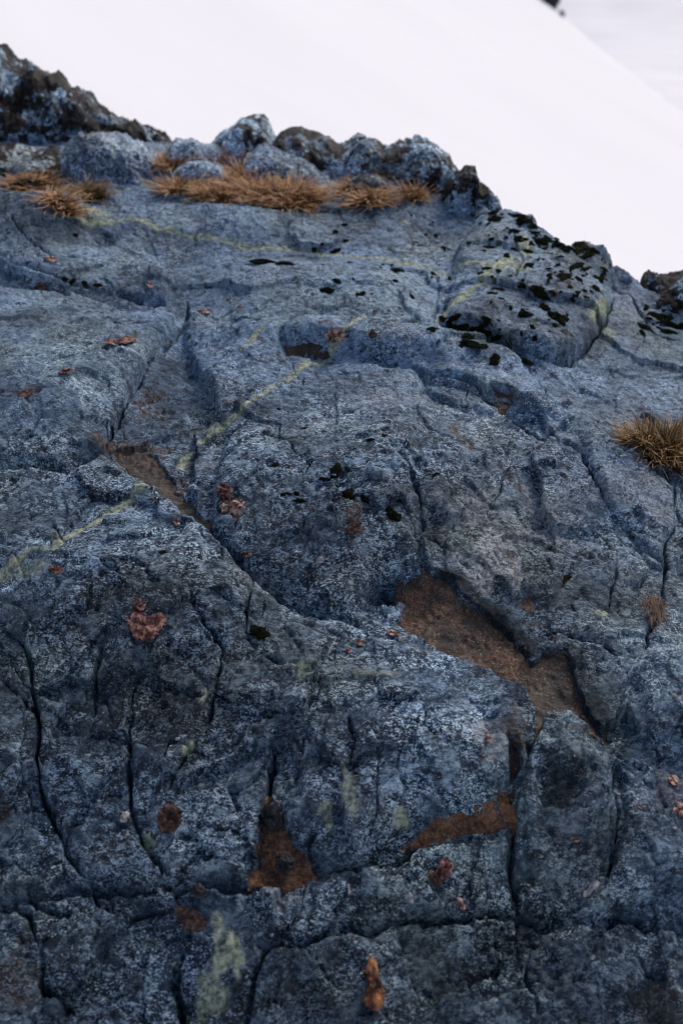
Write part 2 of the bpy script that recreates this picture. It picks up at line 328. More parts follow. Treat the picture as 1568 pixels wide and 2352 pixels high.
# --- ragged crest; beyond it the rock falls away
CREST = [(-1500, 290), (-300, 315), (0, 322), (150, 322), (400, 328), (500, 350), (620, 352), (800, 385), (960, 430), (1060, 452), (1125, 462), (1160, 474), (1200, 488), (1222, 499), (1229, 524),
         (1262, 545), (1300, 556), (1368, 566), (1386, 594), (1412, 607), (1450, 635), (1487, 656), (1568, 690), (1800, 760), (3000, 1100)]
CP = line(CREST); d, s, t = seg_dist(GX + .02 * fbm(GX * 12, GY * 12, 3.), GY + .02 * fbm(GX * 12, GY * 12, 7.), CP)
yc_ = np.interp(GX, np.maximum.accumulate(CP[:, 0]) + np.arange(len(CP)) * 1e-5, CP[:, 1])
beyond = np.where(GY > yc_, np.minimum(d, GY - yc_), 0.0)
crag = np.exp(-(d / .13) ** 2) * (GX > at(1040, 450)[0])
H += crag * (0.030 * ridged(GX * 9, GY * 9, 2.0, 4) - 0.012)
H *= np.exp(-(beyond / .07) ** 2)
H -= beyond * 1.9 + 3.0 * beyond ** 2 * (beyond < .3) + (beyond >= .3) * .27
GZ = (base + H).astype(np.float32)

# --- colour masks of the stone, with some shade and sky light painted in
yU = 2.0 + .35 * fbm(GX * 2.5, GY * 2.5, 4., 4)
MK['bluish'][...] = np.clip(sstep(-.25, .45, GY - yU) * .9 + .45 * sstep(.25, .7, GX + .3 * fbm(GX * 3, GY * 3, 9., 3)) * sstep(.7, 1.2, GY), 0, .9) * (.75 + .5 * fbm(GX * 9, GY * 9, 1., 3))  # paler upper rock: grazing sky light painted into the colour
paint('vein', [(-40, 1370), (0, 1338), (60, 1295), (110, 1270), (140, 1235), (200, 1185), (260, 1155), (350, 1125)], .010, .9)
paint('vein', [(400, 1082), (440, 1025), (500, 980), (560, 930), (620, 890), (700, 835), (760, 800)], .010, .85)
paint('vein', [(760, 800), (800, 775), (865, 725)], .007, .8)
paint('vein', [(130, 510), (300, 515), (420, 545), (620, 560), (760, 570), (900, 590), (1050, 612), (1230, 628)], .009, .75)
paint('vein', [(1010, 725), (1070, 680), (1130, 620), (1180, 585)], .017, 1.0)
paint('vein', [(1400, 690), (1350, 735)], .014, .7); paint('vein', [(545, 810), (600, 765)], .008, .6)
paint('vein', [(330, 1965), (350, 1925)], .010, .8); paint('vein', [(425, 1740), (445, 1705)], .005, .9); paint('vein', [(470, 1610), (485, 1580)], .009, .6)
for px, py, rx, ry, am in ((520, 2190, .022, .032, .95), (500, 2290, .025, .035, .6), (505, 2150, .015, .03, .6), (800, 1825, .02, .035, .5), (745, 1895, .012, .02, .7), (690, 1550, .03, .02, .6),
                           (860, 1545, .05, .01, .4), (920, 1893, .013, .009, .9), (500, 970, .05, .012, .5), (1405, 770, .02, .05, .4), (1205, 570, .03, .05, .7),
                           (925, 508, .015, .01, .8), (60, 1330, .08, .02, .4), (1375, 1410, .012, .008, .6), (230, 505, .05, .02, .5), (330, 420, .04, .02, .5), (1190, 610, .03, .03, .6)):
    patch('vein', px, py, rx, ry, am * .6)
for px, py, rx, ry, am, an in ((1160, 1310, .025, .07, .8, 20), (1130, 1260, .05, .05, .8, 0), (1100, 1330, .03, .06, .7, 30), (1080, 1180, .08, .05, .5, 20), (1250, 1230, .08, .04, .5, 0), (1500, 1150, .04, .12, .4, 0), (650, 2060, .05, .015, .5, 0), (960, 1500, .05, .02, .4, -20), (600, 1340, .05, .04, .35, 0), (900, 900, .1, .04, .35, 0), (1120, 1720, .03, .05, .5, 0), (1235, 1170, .035, .02, .6, -20), (1200, 1120, .015, .05, .6, 35), (1410, 1120, .10, .06, .35, 0), (340, 560, .1, .02, .3, -10),
                              (1170, 1370, .012, .03, .7, 0), (1270, 1500, .006, .04, .9, 20), (880, 1100, .03, .012, .5, -20), (485, 1055, .025, .015, .6, 0), (1120, 1500, .02, .01, .4, 0), (640, 2060, .03, .015, .6, 0),
                              (220, 1860, .012, .012, .5, 0), (190, 345, .2, .05, .4, 0), (1365, 2040, .025, .006, .95, 20), (1310, 1895, .03, .012, .4, 0), (1460, 700, .07, .1, .35, -20)):
    patch('pale', px, py, rx, ry, am, an)
paint('tan', [(1035, 965), (1050, 1000), (1085, 1038)], .013, 1.0); paint('tan', [(1120, 1060), (1180, 1110), (1240, 1185)], .012, .5)
paint('tan', [(1165, 1270), (1180, 1310), (1182, 1345)], .007, .8); paint('tan', [(1180, 1440), (1240, 1455), (1275, 1520)], .006, .5)
for px, py, rx, ry, am in ((345, 930, .05, .06, .55), (380, 950, .06, .04, .4), (300, 1050, .07, .02, .9), (760, 772, .03, .01, .6), (1180, 1690, .02, .04, .7), (275, 795, .045, .015, .5), (65, 905, .03, .02, .5),
                           (810, 1215, .025, .015, .7), (1540, 1810, .04, .04, .4), (255, 1965, .03, .03, .35), (10, 1860, .02, .02, .6), (40, 2260, .05, .05, .5), (1545, 2340, .08, .05, .4), (360, 1040, .09, .012, .7),
                           (420, 1110, .03, .05, .7), (1115, 1380, .02, .01, .3), (930, 1430, .012, .03, .5), (580, 2005, .01, .03, .4), (1350, 1690, .05, .006, .6), (260, 200, .2, .1, .3)):
    patch('tan', px, py, rx, ry, am)
paint('wet_shade', [(1000, 1340), (1080, 1400), (1150, 1450), (1210, 1520), (1240, 1480)], .030, .9)
paint('wet_shade', [(1290, 1500), (1340, 1600), (1380, 1660)], .028, .8); paint('wet_shade', [(400, 800), (360, 900), (420, 920), (480, 1000), (420, 1080)], .07, 1.1)
patch('wet_shade', 1285, 1800, .06, .06, .7); patch('wet_shade', 660, 1790, .05, .08, .6); patch('wet_shade', 560, 1080, .06, .05, .4); patch('wet_shade', 780, 1130, .14, .06, .4)
paint('wet_shade', [(1150, 1640), (1190, 1750), (1180, 1850)], .02, .7); paint('wet_shade', [(1300, 1470), (1400, 1475)], .01, .8)
paint('dark', [(1015, 1335), (1090, 1395), (1160, 1460), (1225, 1500)], .022, .9); paint('dark', [(1320, 1500), (1360, 1600), (1400, 1660)], .016, .7); patch('dark', 1195, 1500, .03, .02, .7)
patch('dark', 1285, 1805, .035, .04, .9); patch('dark', 240, 1390, .05, .02, .8); patch('dark', 990, 1250, .02, .05, .6)
for k in range(60):
    px, py = random.uniform(0, 1568), random.uniform(800, 2350); r = random.uniform(.006, .02)
    patch('dark', px, py, r, r * random.uniform(.5, 1), random.uniform(.4, .9))
for k in range(60):
    px, py = random.uniform(1100, 1420), random.uniform(480, 800); r = random.uniform(.006, .014); patch('moss', px, py, r, r * .7, .9)

# shade of the near lower left, painted in as darker, smoother stone
MK['wet_shade'][...] = np.maximum(MK['wet_shade'], .85 * (1 - sstep(.85, 1.45, GY + .5 * np.clip(GX, -.5, .6) + .35 * fbm(GX * 4, GY * 4, 61., 4))) * np.clip(.75 + .8 * fbm(GX * 12, GY * 12, 63., 4), 0, 1))
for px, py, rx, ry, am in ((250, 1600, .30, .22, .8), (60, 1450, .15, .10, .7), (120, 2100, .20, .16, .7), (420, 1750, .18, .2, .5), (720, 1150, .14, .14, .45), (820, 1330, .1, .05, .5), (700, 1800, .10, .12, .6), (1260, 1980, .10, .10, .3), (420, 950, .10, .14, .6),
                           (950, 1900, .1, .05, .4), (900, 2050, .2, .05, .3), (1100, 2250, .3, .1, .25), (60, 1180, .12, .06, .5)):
    patch('wet_shade', px, py, rx, ry, am, rag=.8)  # broad dark patches, damp and painted shade together, most on the lower left
# ------------------------------------------------------------------ materials
def node_mat(name):
    m = bpy.data.materials.new(name); m.use_nodes = True; nt = m.node_tree; nt.nodes.clear()
    o = nt.nodes.new('ShaderNodeOutputMaterial'); p = nt.nodes.new('ShaderNodeBsdfPrincipled'); nt.links.new(p.outputs[0], o.inputs[0])
    return m, nt, p
class NB:
    def __init__(s, nt): s.nt = nt; s.tc = nt.nodes.new('ShaderNodeTexCoord')
    def lk(s, a, b): s.nt.links.new(a, b)
    def val(s, sock, v):
        if hasattr(v, 'links'): s.lk(v, sock)
        else: sock.default_value = v
    def map(s, scale=(1, 1, 1), rot=(0, 0, 0), loc=(0, 0, 0)):
        n = s.nt.nodes.new('ShaderNodeMapping'); s.lk(s.tc.outputs['Object'], n.inputs[0]); n.inputs['Scale'].default_value = scale; n.inputs['Rotation'].default_value = rot
        n.inputs['Location'].default_value = loc; return n.outputs[0]
    def noise(s, scale, detail=3, rough=.5, vec=None, dist=0.0):
        n = s.nt.nodes.new('ShaderNodeTexNoise'); n.inputs['Scale'].default_value = scale; n.inputs['Detail'].default_value = detail; n.inputs['Roughness'].default_value = rough
        n.inputs['Distortion'].default_value = dist; s.lk(vec or s.tc.outputs['Object'], n.inputs['Vector']); return n.outputs['Fac']
    def voro(s, scale, feature='F1', vec=None, out='Distance', rnd=1.0):
        n = s.nt.nodes.new('ShaderNodeTexVoronoi'); n.feature = feature; n.inputs['Scale'].default_value = scale; n.inputs['Randomness'].default_value = rnd
        s.lk(vec or s.tc.outputs['Object'], n.inputs['Vector']); return n.outputs[out]
    def ramp(s, fac, stops):
        n = s.nt.nodes.new('ShaderNodeValToRGB'); s.lk(fac, n.inputs[0]); e = n.color_ramp.elements
        while len(e) < len(stops): e.new(0.5)
        for el, (p, c) in zip(e, stops): el.position = p; el.color = (*c, 1) if isinstance(c, tuple) else (c, c, c, 1)
        return n.outputs[0]
    def mix(s, f, a, b, mode='MIX'):
        n = s.nt.nodes.new('ShaderNodeMix'); n.data_type = 'RGBA'; n.blend_type = mode; n.clamp_factor = True
        s.val(n.inputs[0], f); s.val(n.inputs[6], a if hasattr(a, 'links') else (*a, 1)); s.val(n.inputs[7], b if hasattr(b, 'links') else (*b, 1)); return n.outputs[2]
    def math(s, op, a, b=0.0, clamp=False):
        n = s.nt.nodes.new('ShaderNodeMath'); n.operation = op; n.use_clamp = clamp; s.val(n.inputs[0], a); s.val(n.inputs[1], b); return n.outputs[0]
    def attr(s, name):
        n = s.nt.nodes.new('ShaderNodeAttribute'); n.attribute_name = name; return n.outputs['Fac']
    def bump(s, h, strength=.5, dist=.01, normal=None):
        n = s.nt.nodes.new('ShaderNodeBump'); n.inputs['Strength'].default_value = strength; n.inputs['Distance'].default_value = dist; s.lk(h, n.inputs['Height'])
        if normal: s.lk(normal, n.inputs['Normal'])
        return n.outputs[0]

def rock_material(name, masks, light=1.0, lichen=0.0, hue=(1, 1, 1)):
    m, nt, p = node_mat(name); B = NB(nt)
    C = lambda r, g, b: (r * hue[0] * light * 1.0, g * hue[1] * light * .98, b * hue[2] * light * .93)
    fol = B.map((1.0, 1.5, 1.3), (0, 0, math.radians(22)))
    patchn = B.ramp(B.noise(5.5, 6, .68), [(.40, 0.0), (.60, 1.0)])
    tone = B.ramp(B.noise(24, 4, .65, fol), [(.40, 0.0), (.60, 1.0)])
    g1 = B.noise(80, 6, .84, fol, .6)
    g2 = B.noise(220, 3, .75, fol)
    grain = B.math('ADD', B.math('MULTIPLY', g1, .62), B.math('MULTIPLY', g2, .38))
    base = B.ramp(grain, [(.44, C(.009, .019, .037)), (.48, C(.033, .063, .108)), (.51, C(.12, .19, .285)), (.54, C(.52, .66, .80))])
    dk = B.ramp(grain, [(.46, C(.006, .013, .024)), (.515, C(.016, .031, .053)), (.54, C(.09, .15, .22)), (.565, C(.52, .64, .75))])
    f = B.math('ADD', B.math('MULTIPLY', tone, .55), B.math('MULTIPLY', patchn, .55), True)
    col = B.mix(f, dk, base)
    pol = B.ramp(B.noise(13, 5, .62, B.map((1, 1.6, 1), (0, 0, .2), (11, 4, 0))), [(.545, 0.0), (.60, .8)])
    col = B.mix(pol, col, B.ramp(g2, [(.4, C(.009, .022, .042)), (.6, C(.045, .082, .132))]))
    film = B.ramp(B.noise(19, 6, .7, B.map((1, 1.4, 1), (0, 0, .7), (3, 1, 0))), [(.50, 0.0), (.60, .75)])
    col = B.mix(B.math('MULTIPLY', film, B.ramp(g1, [(.42, .2), (.52, 1.0)])), col, C(.28, .385, .50))
    if masks:
        col = B.mix(B.math('MULTIPLY', B.attr('bluish'), B.ramp(g1, [(.4, .35), (.54, .9)])), col, C(.20, .29, .42))
    blk = B.ramp(B.noise(34, 4, .7, B.map((1, 1.2, 1), (0, 0, .3), (7, 2, 0))), [(.55, 0.0), (.60, .85)])
    blk = B.math('MULTIPLY', blk, B.ramp(grain, [(.52, 1.0), (.58, .15)]))
    col = B.mix(blk, col, C(.005, .015, .032))
    wsel = B.ramp(B.noise(12, 3, .5), [(.38, 0.0), (.52, 1.0)])
    wdot = B.ramp(B.voro(140), [(.18, 1.0), (.30, 0.0)])
    wsel2 = B.ramp(B.noise(75, 2, .5, B.map((1, 1, 1), (0, 0, 0), (1, 5, 2))), [(.50, 0.0), (.56, 1.0)])
    col = B.mix(B.math('MULTIPLY', B.math('MULTIPLY', wdot, wsel), B.math('MULTIPLY', wsel2, .95)), col, (.60, .67, .72))
    rgh = B.ramp(B.noise(22, 3, .6), [(.3, .38), (.7, .68)])
    smooth = B.ramp(B.noise(6.5, 6, .68, B.map((1, 1.3, 1), (0, 0, .5), (21, 3, 0))), [(.48, 0.0), (.57, .55)])
    col = B.mix(smooth, col, B.ramp(B.noise(40, 5, .7, fol), [(.38, C(.022, .040, .066)), (.52, C(.060, .096, .145)), (.64, C(.15, .21, .28))]))
    tint = B.ramp(B.noise(3.6, 4, .6, B.map((1, 1, 1), (0, 0, 0), (5, 9, 0))), [(.40, (.90, .95, 1.03)), (.52, (1.0, 1.0, 1.0)), (.62, (1.04, 1.03, .94))])
    col = B.mix(1.0, col, tint, 'MULTIPLY')
    big = B.ramp(B.noise(3.1, 5, .62, B.map((1, 1, 1), (0, 0, 0), (2, 4, 0))), [(.38, .62), (.50, 1.12), (.62, 1.5)])
    col = B.mix(1.0, col, big, 'MULTIPLY')
    if lichen:
        ln = B.math('ADD', B.noise(9, 5, .7), B.math('MULTIPLY', B.noise(45, 4, .6), .35))
        gn = nt.nodes.new('ShaderNodeNewGeometry'); sx = nt.nodes.new('ShaderNodeSeparateXYZ'); B.lk(gn.outputs['Normal'], sx.inputs[0])
        ln = B.math('ADD', ln, B.math('MULTIPLY', sx.outputs[2], .05)); lm = B.ramp(ln, [(.74 - .22 * lichen, 0.0), (.80 - .22 * lichen, 1.0)])
        lc = B.ramp(B.noise(60, 3, .6), [(.38, (.006, .006, .007)), (.52, (.018, .017, .018)), (.64, (.060, .048, .046))])
        col = B.mix(lm, col, lc)
    if masks:
        pc = B.ramp(B.noise(130, 4, .7), [(.42, (.14, .17, .22)), (.50, (.38, .42, .47)), (.58, (.68, .68, .70))])
        col = B.mix(B.math('MULTIPLY', B.attr('pale'), B.ramp(B.noise(100, 4, .7), [(.40, 0.1), (.50, 1.0)]), True), col, pc)
        tc = B.ramp(B.noise(150, 4, .7), [(.35, (.030, .018, .012)), (.5, (.11, .062, .036)), (.68, (.30, .19, .13))])
        col = B.mix(B.math('MULTIPLY', B.attr('tan'), B.ramp(B.noise(70, 3, .6), [(.36, .2), (.56, 1.0)]), True), col, tc)
        dc = B.ramp(B.noise(120, 4, .7), [(.4, (.006, .009, .014)), (.65, (.03, .042, .06))])
        col = B.mix(B.math('MULTIPLY', B.attr('dark'), .8), col, dc)
        mc = B.ramp(B.noise(160, 3, .7), [(.4, (.006, .008, .004)), (.6, (.022, .026, .010)), (.75, (.05, .035, .02))])
        col = B.mix(B.attr('moss'), col, mc)
        wet_shade = B.attr('wet_shade')
        col = B.mix(B.math('MULTIPLY', wet_shade, .75), col, B.mix(1.0, col, (.22, .27, .30), 'MULTIPLY'))  # darkens damp stone and the painted lower shade alike
        n1 = B.noise(90, 4, .65)
        vc = B.ramp(n1, [(.38, (.20, .26, .19)), (.5, (.36, .42, .28)), (.62, (.62, .66, .54))])
        col = B.mix(B.math('MULTIPLY', B.math('MULTIPLY', B.attr('vein'), 2.3), B.ramp(n1, [(.36, .3), (.52, 1.0)]), True), col, vc)
        rgh = B.math('SUBTRACT', rgh, B.math('MULTIPLY', wet_shade, .22))
    B.lk(col, p.inputs['Base Color']); B.val(p.inputs['Roughness'], rgh); p.inputs['Specular IOR Level'].default_value = .16
    b1 = B.bump(B.noise(55, 6, .75, fol), .8, .014)
    b2 = B.bump(g1, .6, .006, b1)
    B.lk(b2, p.inputs['Normal'])
    return m

def simple(name, stops, scale=60, rough=.8, bump=.5, bd=.003, detail=4, spec=.3, sub=0.0):
    m, nt, p = node_mat(name); B = NB(nt); n = B.noise(scale, detail, .65)
    B.lk(B.ramp(n, stops), p.inputs['Base Color']); p.inputs['Roughness'].default_value = rough; p.inputs['Specular IOR Level'].default_value = spec
    if bump: B.lk(B.bump(B.noise(scale * 1.7, 4, .6), bump, bd), p.inputs['Normal'])
    if sub: p.inputs['Subsurface Weight'].default_value = sub
    return m
M = {}
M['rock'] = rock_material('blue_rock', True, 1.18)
M['crag'] = rock_material('lichened_rock', False, 2.2, .50)
M['crag_light'] = rock_material('weathered_rock', False, 2.5, .15)
M['slab'] = rock_material('pale_blue_rock', False, 1.7, 0.0, (1.05, 1.0, 1.0))
M['grey'] = rock_material('warm_grey_rock', False, 2.2, .35, (1.2, 1.0, .85))
def soil_material(name, stops, dark=True):
    m, nt, p = node_mat(name); B = NB(nt)
    g = B.math('ADD', B.math('MULTIPLY', B.noise(170, 4, .8), .6), B.math('MULTIPLY', B.noise(26, 4, .65), .4))
    col = B.ramp(g, stops)
    if dark: dkm = B.ramp(B.noise(9, 5, .65), [(.42, .85), (.58, 0.0)]); col = B.mix(dkm, col, B.ramp(g, [(.42, (.008, .007, .007)), (.52, (.034, .024, .019)), (.60, (.13, .10, .085))]))
    dots = B.ramp(B.voro(110), [(.14, 1.0), (.24, 0.0)]); sel = B.ramp(B.noise(40, 2), [(.5, 0.0), (.62, 1.0)])
    col = B.mix(B.math('MULTIPLY', B.math('MULTIPLY', dots, sel), .7), col, (.38, .28, .20))
    B.lk(col, p.inputs['Base Color']); p.inputs['Roughness'].default_value = .55; B.lk(B.bump(g, .9, .006), p.inputs['Normal']); return m
M['soil'] = soil_material('brown_silt', [(.40, (.010, .006, .005)), (.46, (.036, .017, .009)), (.52, (.10, .045, .021)), (.60, (.27, .14, .075))])
M['soil_red'] = soil_material('red_silt', [(.40, (.025, .012, .007)), (.46, (.09, .037, .017)), (.52, (.20, .085, .038)), (.60, (.38, .19, .10))], False)
M['soil_dark'] = soil_material('dark_silt', [(.38, (.008, .006, .005)), (.5, (.030, .018, .013)), (.58, (.06, .036, .024)), (.68, (.15, .11, .09))])
def grass_material(name, c1, c2, c3):
    m, nt, p = node_mat(name); B = NB(nt)
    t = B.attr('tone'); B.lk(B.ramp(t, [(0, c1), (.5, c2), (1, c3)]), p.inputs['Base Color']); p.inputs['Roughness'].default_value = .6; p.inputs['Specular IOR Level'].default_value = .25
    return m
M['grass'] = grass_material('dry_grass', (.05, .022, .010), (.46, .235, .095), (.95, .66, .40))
M['grass_green'] = grass_material('half_dry_grass', (.025, .02, .007), (.20, .12, .04), (.66, .42, .21))
M['thatch'] = simple('dead_thatch', [(.38, (.010, .006, .004)), (.5, (.05, .026, .013)), (.62, (.16, .09, .045))], 220, .9, .9, .006)
M['root'] = grass_material('root_fibre', (.03, .016, .01), (.10, .05, .03), (.2, .11, .07))
M['moss'] = simple('black_moss', [(.35, (.004, .006, .003)), (.55, (.012, .016, .006)), (.75, (.035, .036, .012))], 140, .95, .8, .004, 4, .1)
M['moss_green'] = simple('green_moss', [(.35, (.006, .008, .003)), (.55, (.020, .022, .007)), (.75, (.06, .055, .018))], 120, .95, .8, .004, 4, .1)
M['bark_red'] = simple('red_bark', [(.40, (.022, .008, .008)), (.5, (.10, .034, .030)), (.62, (.30, .16, .14))], 90, .75, .8, .004)
M['bark_pink'] = simple('pinkish_bark', [(.40, (.035, .018, .016)), (.5, (.20, .11, .09)), (.60, (.50, .34, .29))], 100, .8, .8, .004)
M['bark_orange'] = simple('orange_bark', [(.42, (.03, .010, .006)), (.52, (.12, .038, .018)), (.64, (.45, .19, .07))], 30, .5, .6, .004)
M['bark_brown'] = simple('brown_bark', [(.33, (.012, .007, .006)), (.5, (.055, .030, .024)), (.68, (.17, .11, .09))], 100, .85, .9, .005)
M['pale_chip'] = simple('white_chip', [(.4, (.16, .16, .17)), (.6, (.50, .48, .48))], 90, .7, .4, .002)
M['stone'] = simple('dark_pebble', [(.38, (.004, .004, .006)), (.5, (.013, .013, .017)), (.64, (.05, .05, .06))], 60, .6, .8, .005)
def snow_material(name, c, scale, amp, dist):
    m, nt, p = node_mat(name); B = NB(nt); n = B.noise(scale, 6, .6, B.map((1, 1.8, 1)))
    B.lk(B.ramp(n, [(.3, tuple(x * (1 - amp) for x in c)), (.7, c)]), p.inputs['Base Color']); p.inputs['Roughness'].default_value = .9; p.inputs['Specular IOR Level'].default_value = .1
    B.lk(B.bump(n, .25, dist), p.inputs['Normal']); return m
M['snow'] = snow_material('snow', (.86, .855, .89), .12, .03, .3)
M['snow_far'] = snow_material('wind_worn_snow', (.93, .92, .96), .035, .08, 2.0)

# ------------------------------------------------------------------ object helpers
def mesh_obj(name, V, F, mat, parent=None, smooth=True):
    me = bpy.data.meshes.new(name); V = np.asarray(V, np.float32)
    me.vertices.add(len(V)); me.vertices.foreach_set('co', V.ravel())
    F = np.asarray(F, np.int32); k = F.shape[1]
    me.loops.add(F.size); me.loops.foreach_set('vertex_index', F.ravel())
    me.polygons.add(len(F)); me.polygons.foreach_set('loop_start', np.arange(0, F.size, k, dtype=np.int32))
    me.update(calc_edges=True)
    if smooth: me.polygons.foreach_set('use_smooth', np.ones(len(F), bool))
    if mat: me.materials.append(mat)
    me.validate()
    o = bpy.data.objects.new(name, me); sc.collection.objects.link(o)
    if parent: o.parent = parent
    return o
def tag(o, label=None, cat=None, group=None, kind=None):
    if label: o['label'] = label
    if cat: o['category'] = cat
    if group: o['group'] = group
    if kind: o['kind'] = kind
    return o
def float_attr(o, name, arr):
    a = o.data.attributes.new(name, 'FLOAT', 'POINT'); a.data.foreach_set('value', np.asarray(arr, np.float32).ravel())
def grid_faces(nr, nc, wrap=False):
    i = np.arange(nr - 1)[:, None] * nc + np.arange(nc - 1)[None, :]
    return np.stack([i, i + 1, i + nc + 1, i + nc], -1).reshape(-1, 4)

# ------------------------------------------------------------------ the outcrop
rock = mesh_obj('rock_ground', np.stack([GX, GY, GZ], -1).reshape(-1, 3), grid_faces(NR, NC), M['rock'])
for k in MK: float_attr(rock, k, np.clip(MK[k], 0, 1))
tag(rock, 'blue grey fractured bedrock slope with joints, veins and sediment pockets', 'bedrock', kind='structure')

def zat(x, y):
    v_ = np.interp(y, yy, np.arange(NR)); r = int(min(max(v_, 0), NR - 2)); fr = v_ - r
    row = GX[r]; c_ = np.interp(x, row, np.arange(NC)); c0 = int(min(max(c_, 0), NC - 2)); fc = c_ - c0
    return float((GZ[r, c0] * (1 - fc) + GZ[r, c0 + 1] * fc) * (1 - fr) + (GZ[r + 1, c0] * (1 - fc) + GZ[r + 1, c0 + 1] * fc) * fr)
def hit(px, py):
    """first point of the finished rock along a sight line of the survey photo"""
    d = ray(px, py); t = .6; st = .01
    while t < 9:
        p = d * t
        if HC + p[2] < zat(p[0], p[1]):
            lo, hi = t - st, t
            for _ in range(12):
                m_ = (lo + hi) / 2; p = d * m_
                if HC + p[2] < zat(p[0], p[1]): hi = m_
                else: lo = m_
            return Vector((p[0], p[1], zat(p[0], p[1])))
        t += st
    q = at(px, py); return Vector((q[0], q[1], zat(q[0], q[1])))
def nrm(p, e=.012):
    n = Vector((zat(p[0] - e, p[1]) - zat(p[0] + e, p[1]), zat(p[0], p[1] - e) - zat(p[0], p[1] + e), 2 * e)); return n.normalized()

# ------------------------------------------------------------------ boulders along the crest
def mound(name, top, foot, thick, mat, label, cat, group=None, rough=.03, seed=0, nu=170, nv=84, flat=.0, jag=0.0, back=None):
    """a boulder: top = skyline points, foot = where its front meets the slope, thick = depth front to back"""
    top = np.array(top, float); xs = top[:, 0]
    fx = np.linspace(xs[0], xs[-1], 24)
    fy = np.interp(fx, [p[0] for p in foot], [p[1] for p in foot]) if isinstance(foot, list) else np.full(24, foot)
    G = np.array([list(hit(a_, b_)) for a_, b_ in zip(fx, fy)])
    yc_all = np.median(G[:, 1]) + thick * .5
    V = []
    for i in range(nu):
        t_ = i / (nu - 1); px = xs[0] + (xs[-1] - xs[0]) * t_; tp = np.interp(px, xs, top[:, 1])
        gy = np.interp(px, fx, G[:, 1]); gz = np.interp(px, fx, G[:, 2]); yc = .5 * (gy + thick * .5) + .5 * yc_all
        d_ = ray(px, tp); k_ = yc / d_[1]; X_, Z_ = d_[0] * k_, HC + d_[2] * k_
        z0 = min(zat(X_, yc), gz) - .06; hgt = max(Z_ - z0, .02)
        e_ = max(1 - abs(2 * t_ - 1) ** 6, 0.0) ** .5; th = thick * .5 * (.35 + .65 * e_)
        for j in range(nv):
            a_ = 2 * math.pi * j / nv; ca, sa = math.cos(a_), math.sin(a_)
            sx = math.copysign(abs(ca) ** .5, ca); sz = math.copysign(abs(sa) ** .45, sa)
            V.append((X_, yc + th * sx * (1 - .25 * max(sz, 0)), z0 + (hgt * sz if sz > 0 else .12 * sz)))
    V = np.array(V, np.float32)
    ctr = V.reshape(nu, nv, 3).mean(1, keepdims=True).repeat(nv, 1).reshape(-1, 3)
    dr = V - ctr; dr /= np.maximum(np.linalg.norm(dr, axis=1, keepdims=True), 1e-4)
    X, Y, Z = (V + seed * 3.1).T
    X2 = X + .05 * fbm(X * 9, Y * 9, Z * 9, 3); Z2 = Z + .05 * fbm(X * 9, Y * 9, Z * 9 + 5, 3)
    n = 1.1 * fbm(X * 6, Y * 6, Z * 7, 3) + .5 * fbm(X * 21, Y * 21, Z * 26, 3) + .10 * vnoise(X * 60, Y * 60, Z * 60) + .08 * vnoise(X * 120, Y * 120, Z * 120)
    q = np.floor(fbm(X2 * 7, Y * 8, Z2 * 8, 2) * 7) / 7 + .5 * np.floor(fbm(X2 * 17, Y * 18, Z2 * 17, 2) * 5) / 5
    r = ridged(X2 * 8, Y * 8, Z2 * 8, 4)
    keepsil = 1.0
    V = V + dr * (rough * (.8 * n + (.5 + .35 * jag) * q + jag * (.25 * r - .15)))[:, None]
    rings = V.reshape(nu, nv, 3)
    F = []
    for i in range(nu - 1):
        for j in range(nv):
            F.append((i * nv + j, i * nv + (j + 1) % nv, (i + 1) * nv + (j + 1) % nv, (i + 1) * nv + j))
    c0 = rings[0].mean(0); c1 = rings[-1].mean(0); V = np.vstack([V, c0, c1]); n0 = nu * nv
    for j in range(nv):
        F.append((n0, (j + 1) % nv, j, j)); F.append((n0 + 1, (nu - 1) * nv + j, (nu - 1) * nv + (j + 1) % nv, (nu - 1) * nv + (j + 1) % nv))
    quads = [f for f in F if len(set(f)) == 4]; tris = [f for f in F if len(set(f)) == 3]
    me = bpy.data.meshes.new(name); me.from_pydata([tuple(map(float, p)) for p in V], [], [tuple(map(int, f)) for f in quads] + [tuple(map(int, dict.fromkeys(f))) for f in tris])
    me.polygons.foreach_set('use_smooth', np.ones(len(me.polygons), bool)); me.materials.append(mat)
    o = bpy.data.objects.new(name, me); sc.collection.objects.link(o)
    tag(o, label, cat, group); return o
CG = 'boulders along the crest'
mound('boulder', [(-260, 40), (-120, 85), (-40, 100), (0, 120), (28, 152), (60, 160), (90, 157), (140, 188), (165, 222), (200, 232), (250, 255), (300, 260), (345, 285), (388, 316), (402, 340)], [(-260, 345), (400, 345)],
      .55, M['crag'], 'long dark lichen covered crag descending from the upper left corner against the snow', 'boulder', CG, .07, 1, 260, 120, jag=.4)
mound('boulder', [(478, 335), (500, 312), (525, 292), (552, 268), (580, 268), (603, 273), (618, 292), (628, 318), (655, 345)], 378, .3, M['crag_light'], 'pale grey pointed rock peak standing between the dark crag and mossy rocks', 'boulder', CG, .032, 2, jag=.5)
mound('boulder', [(585, 360), (620, 322), (640, 308), (662, 300), (690, 298), (720, 312), (750, 330), (800, 346), (850, 372)], 398, .3, M['crag'], 'low moss topped rock right of the pointed pale peak', 'boulder', CG, .035, 3, jag=.5)
mound('boulder', [(735, 390), (765, 345), (800, 330), (822, 314), (858, 318), (880, 334), (915, 330), (948, 328), (1000, 348), (1035, 375), (1060, 408), (1075, 450), (1082, 485)], [(735, 400), (900, 440), (1082, 492)], .42,
      M['crag_light'], 'broad craggy boulder with dark moss along its top behind the grass', 'boulder', CG, .045, 4, 220, 110, jag=.6)
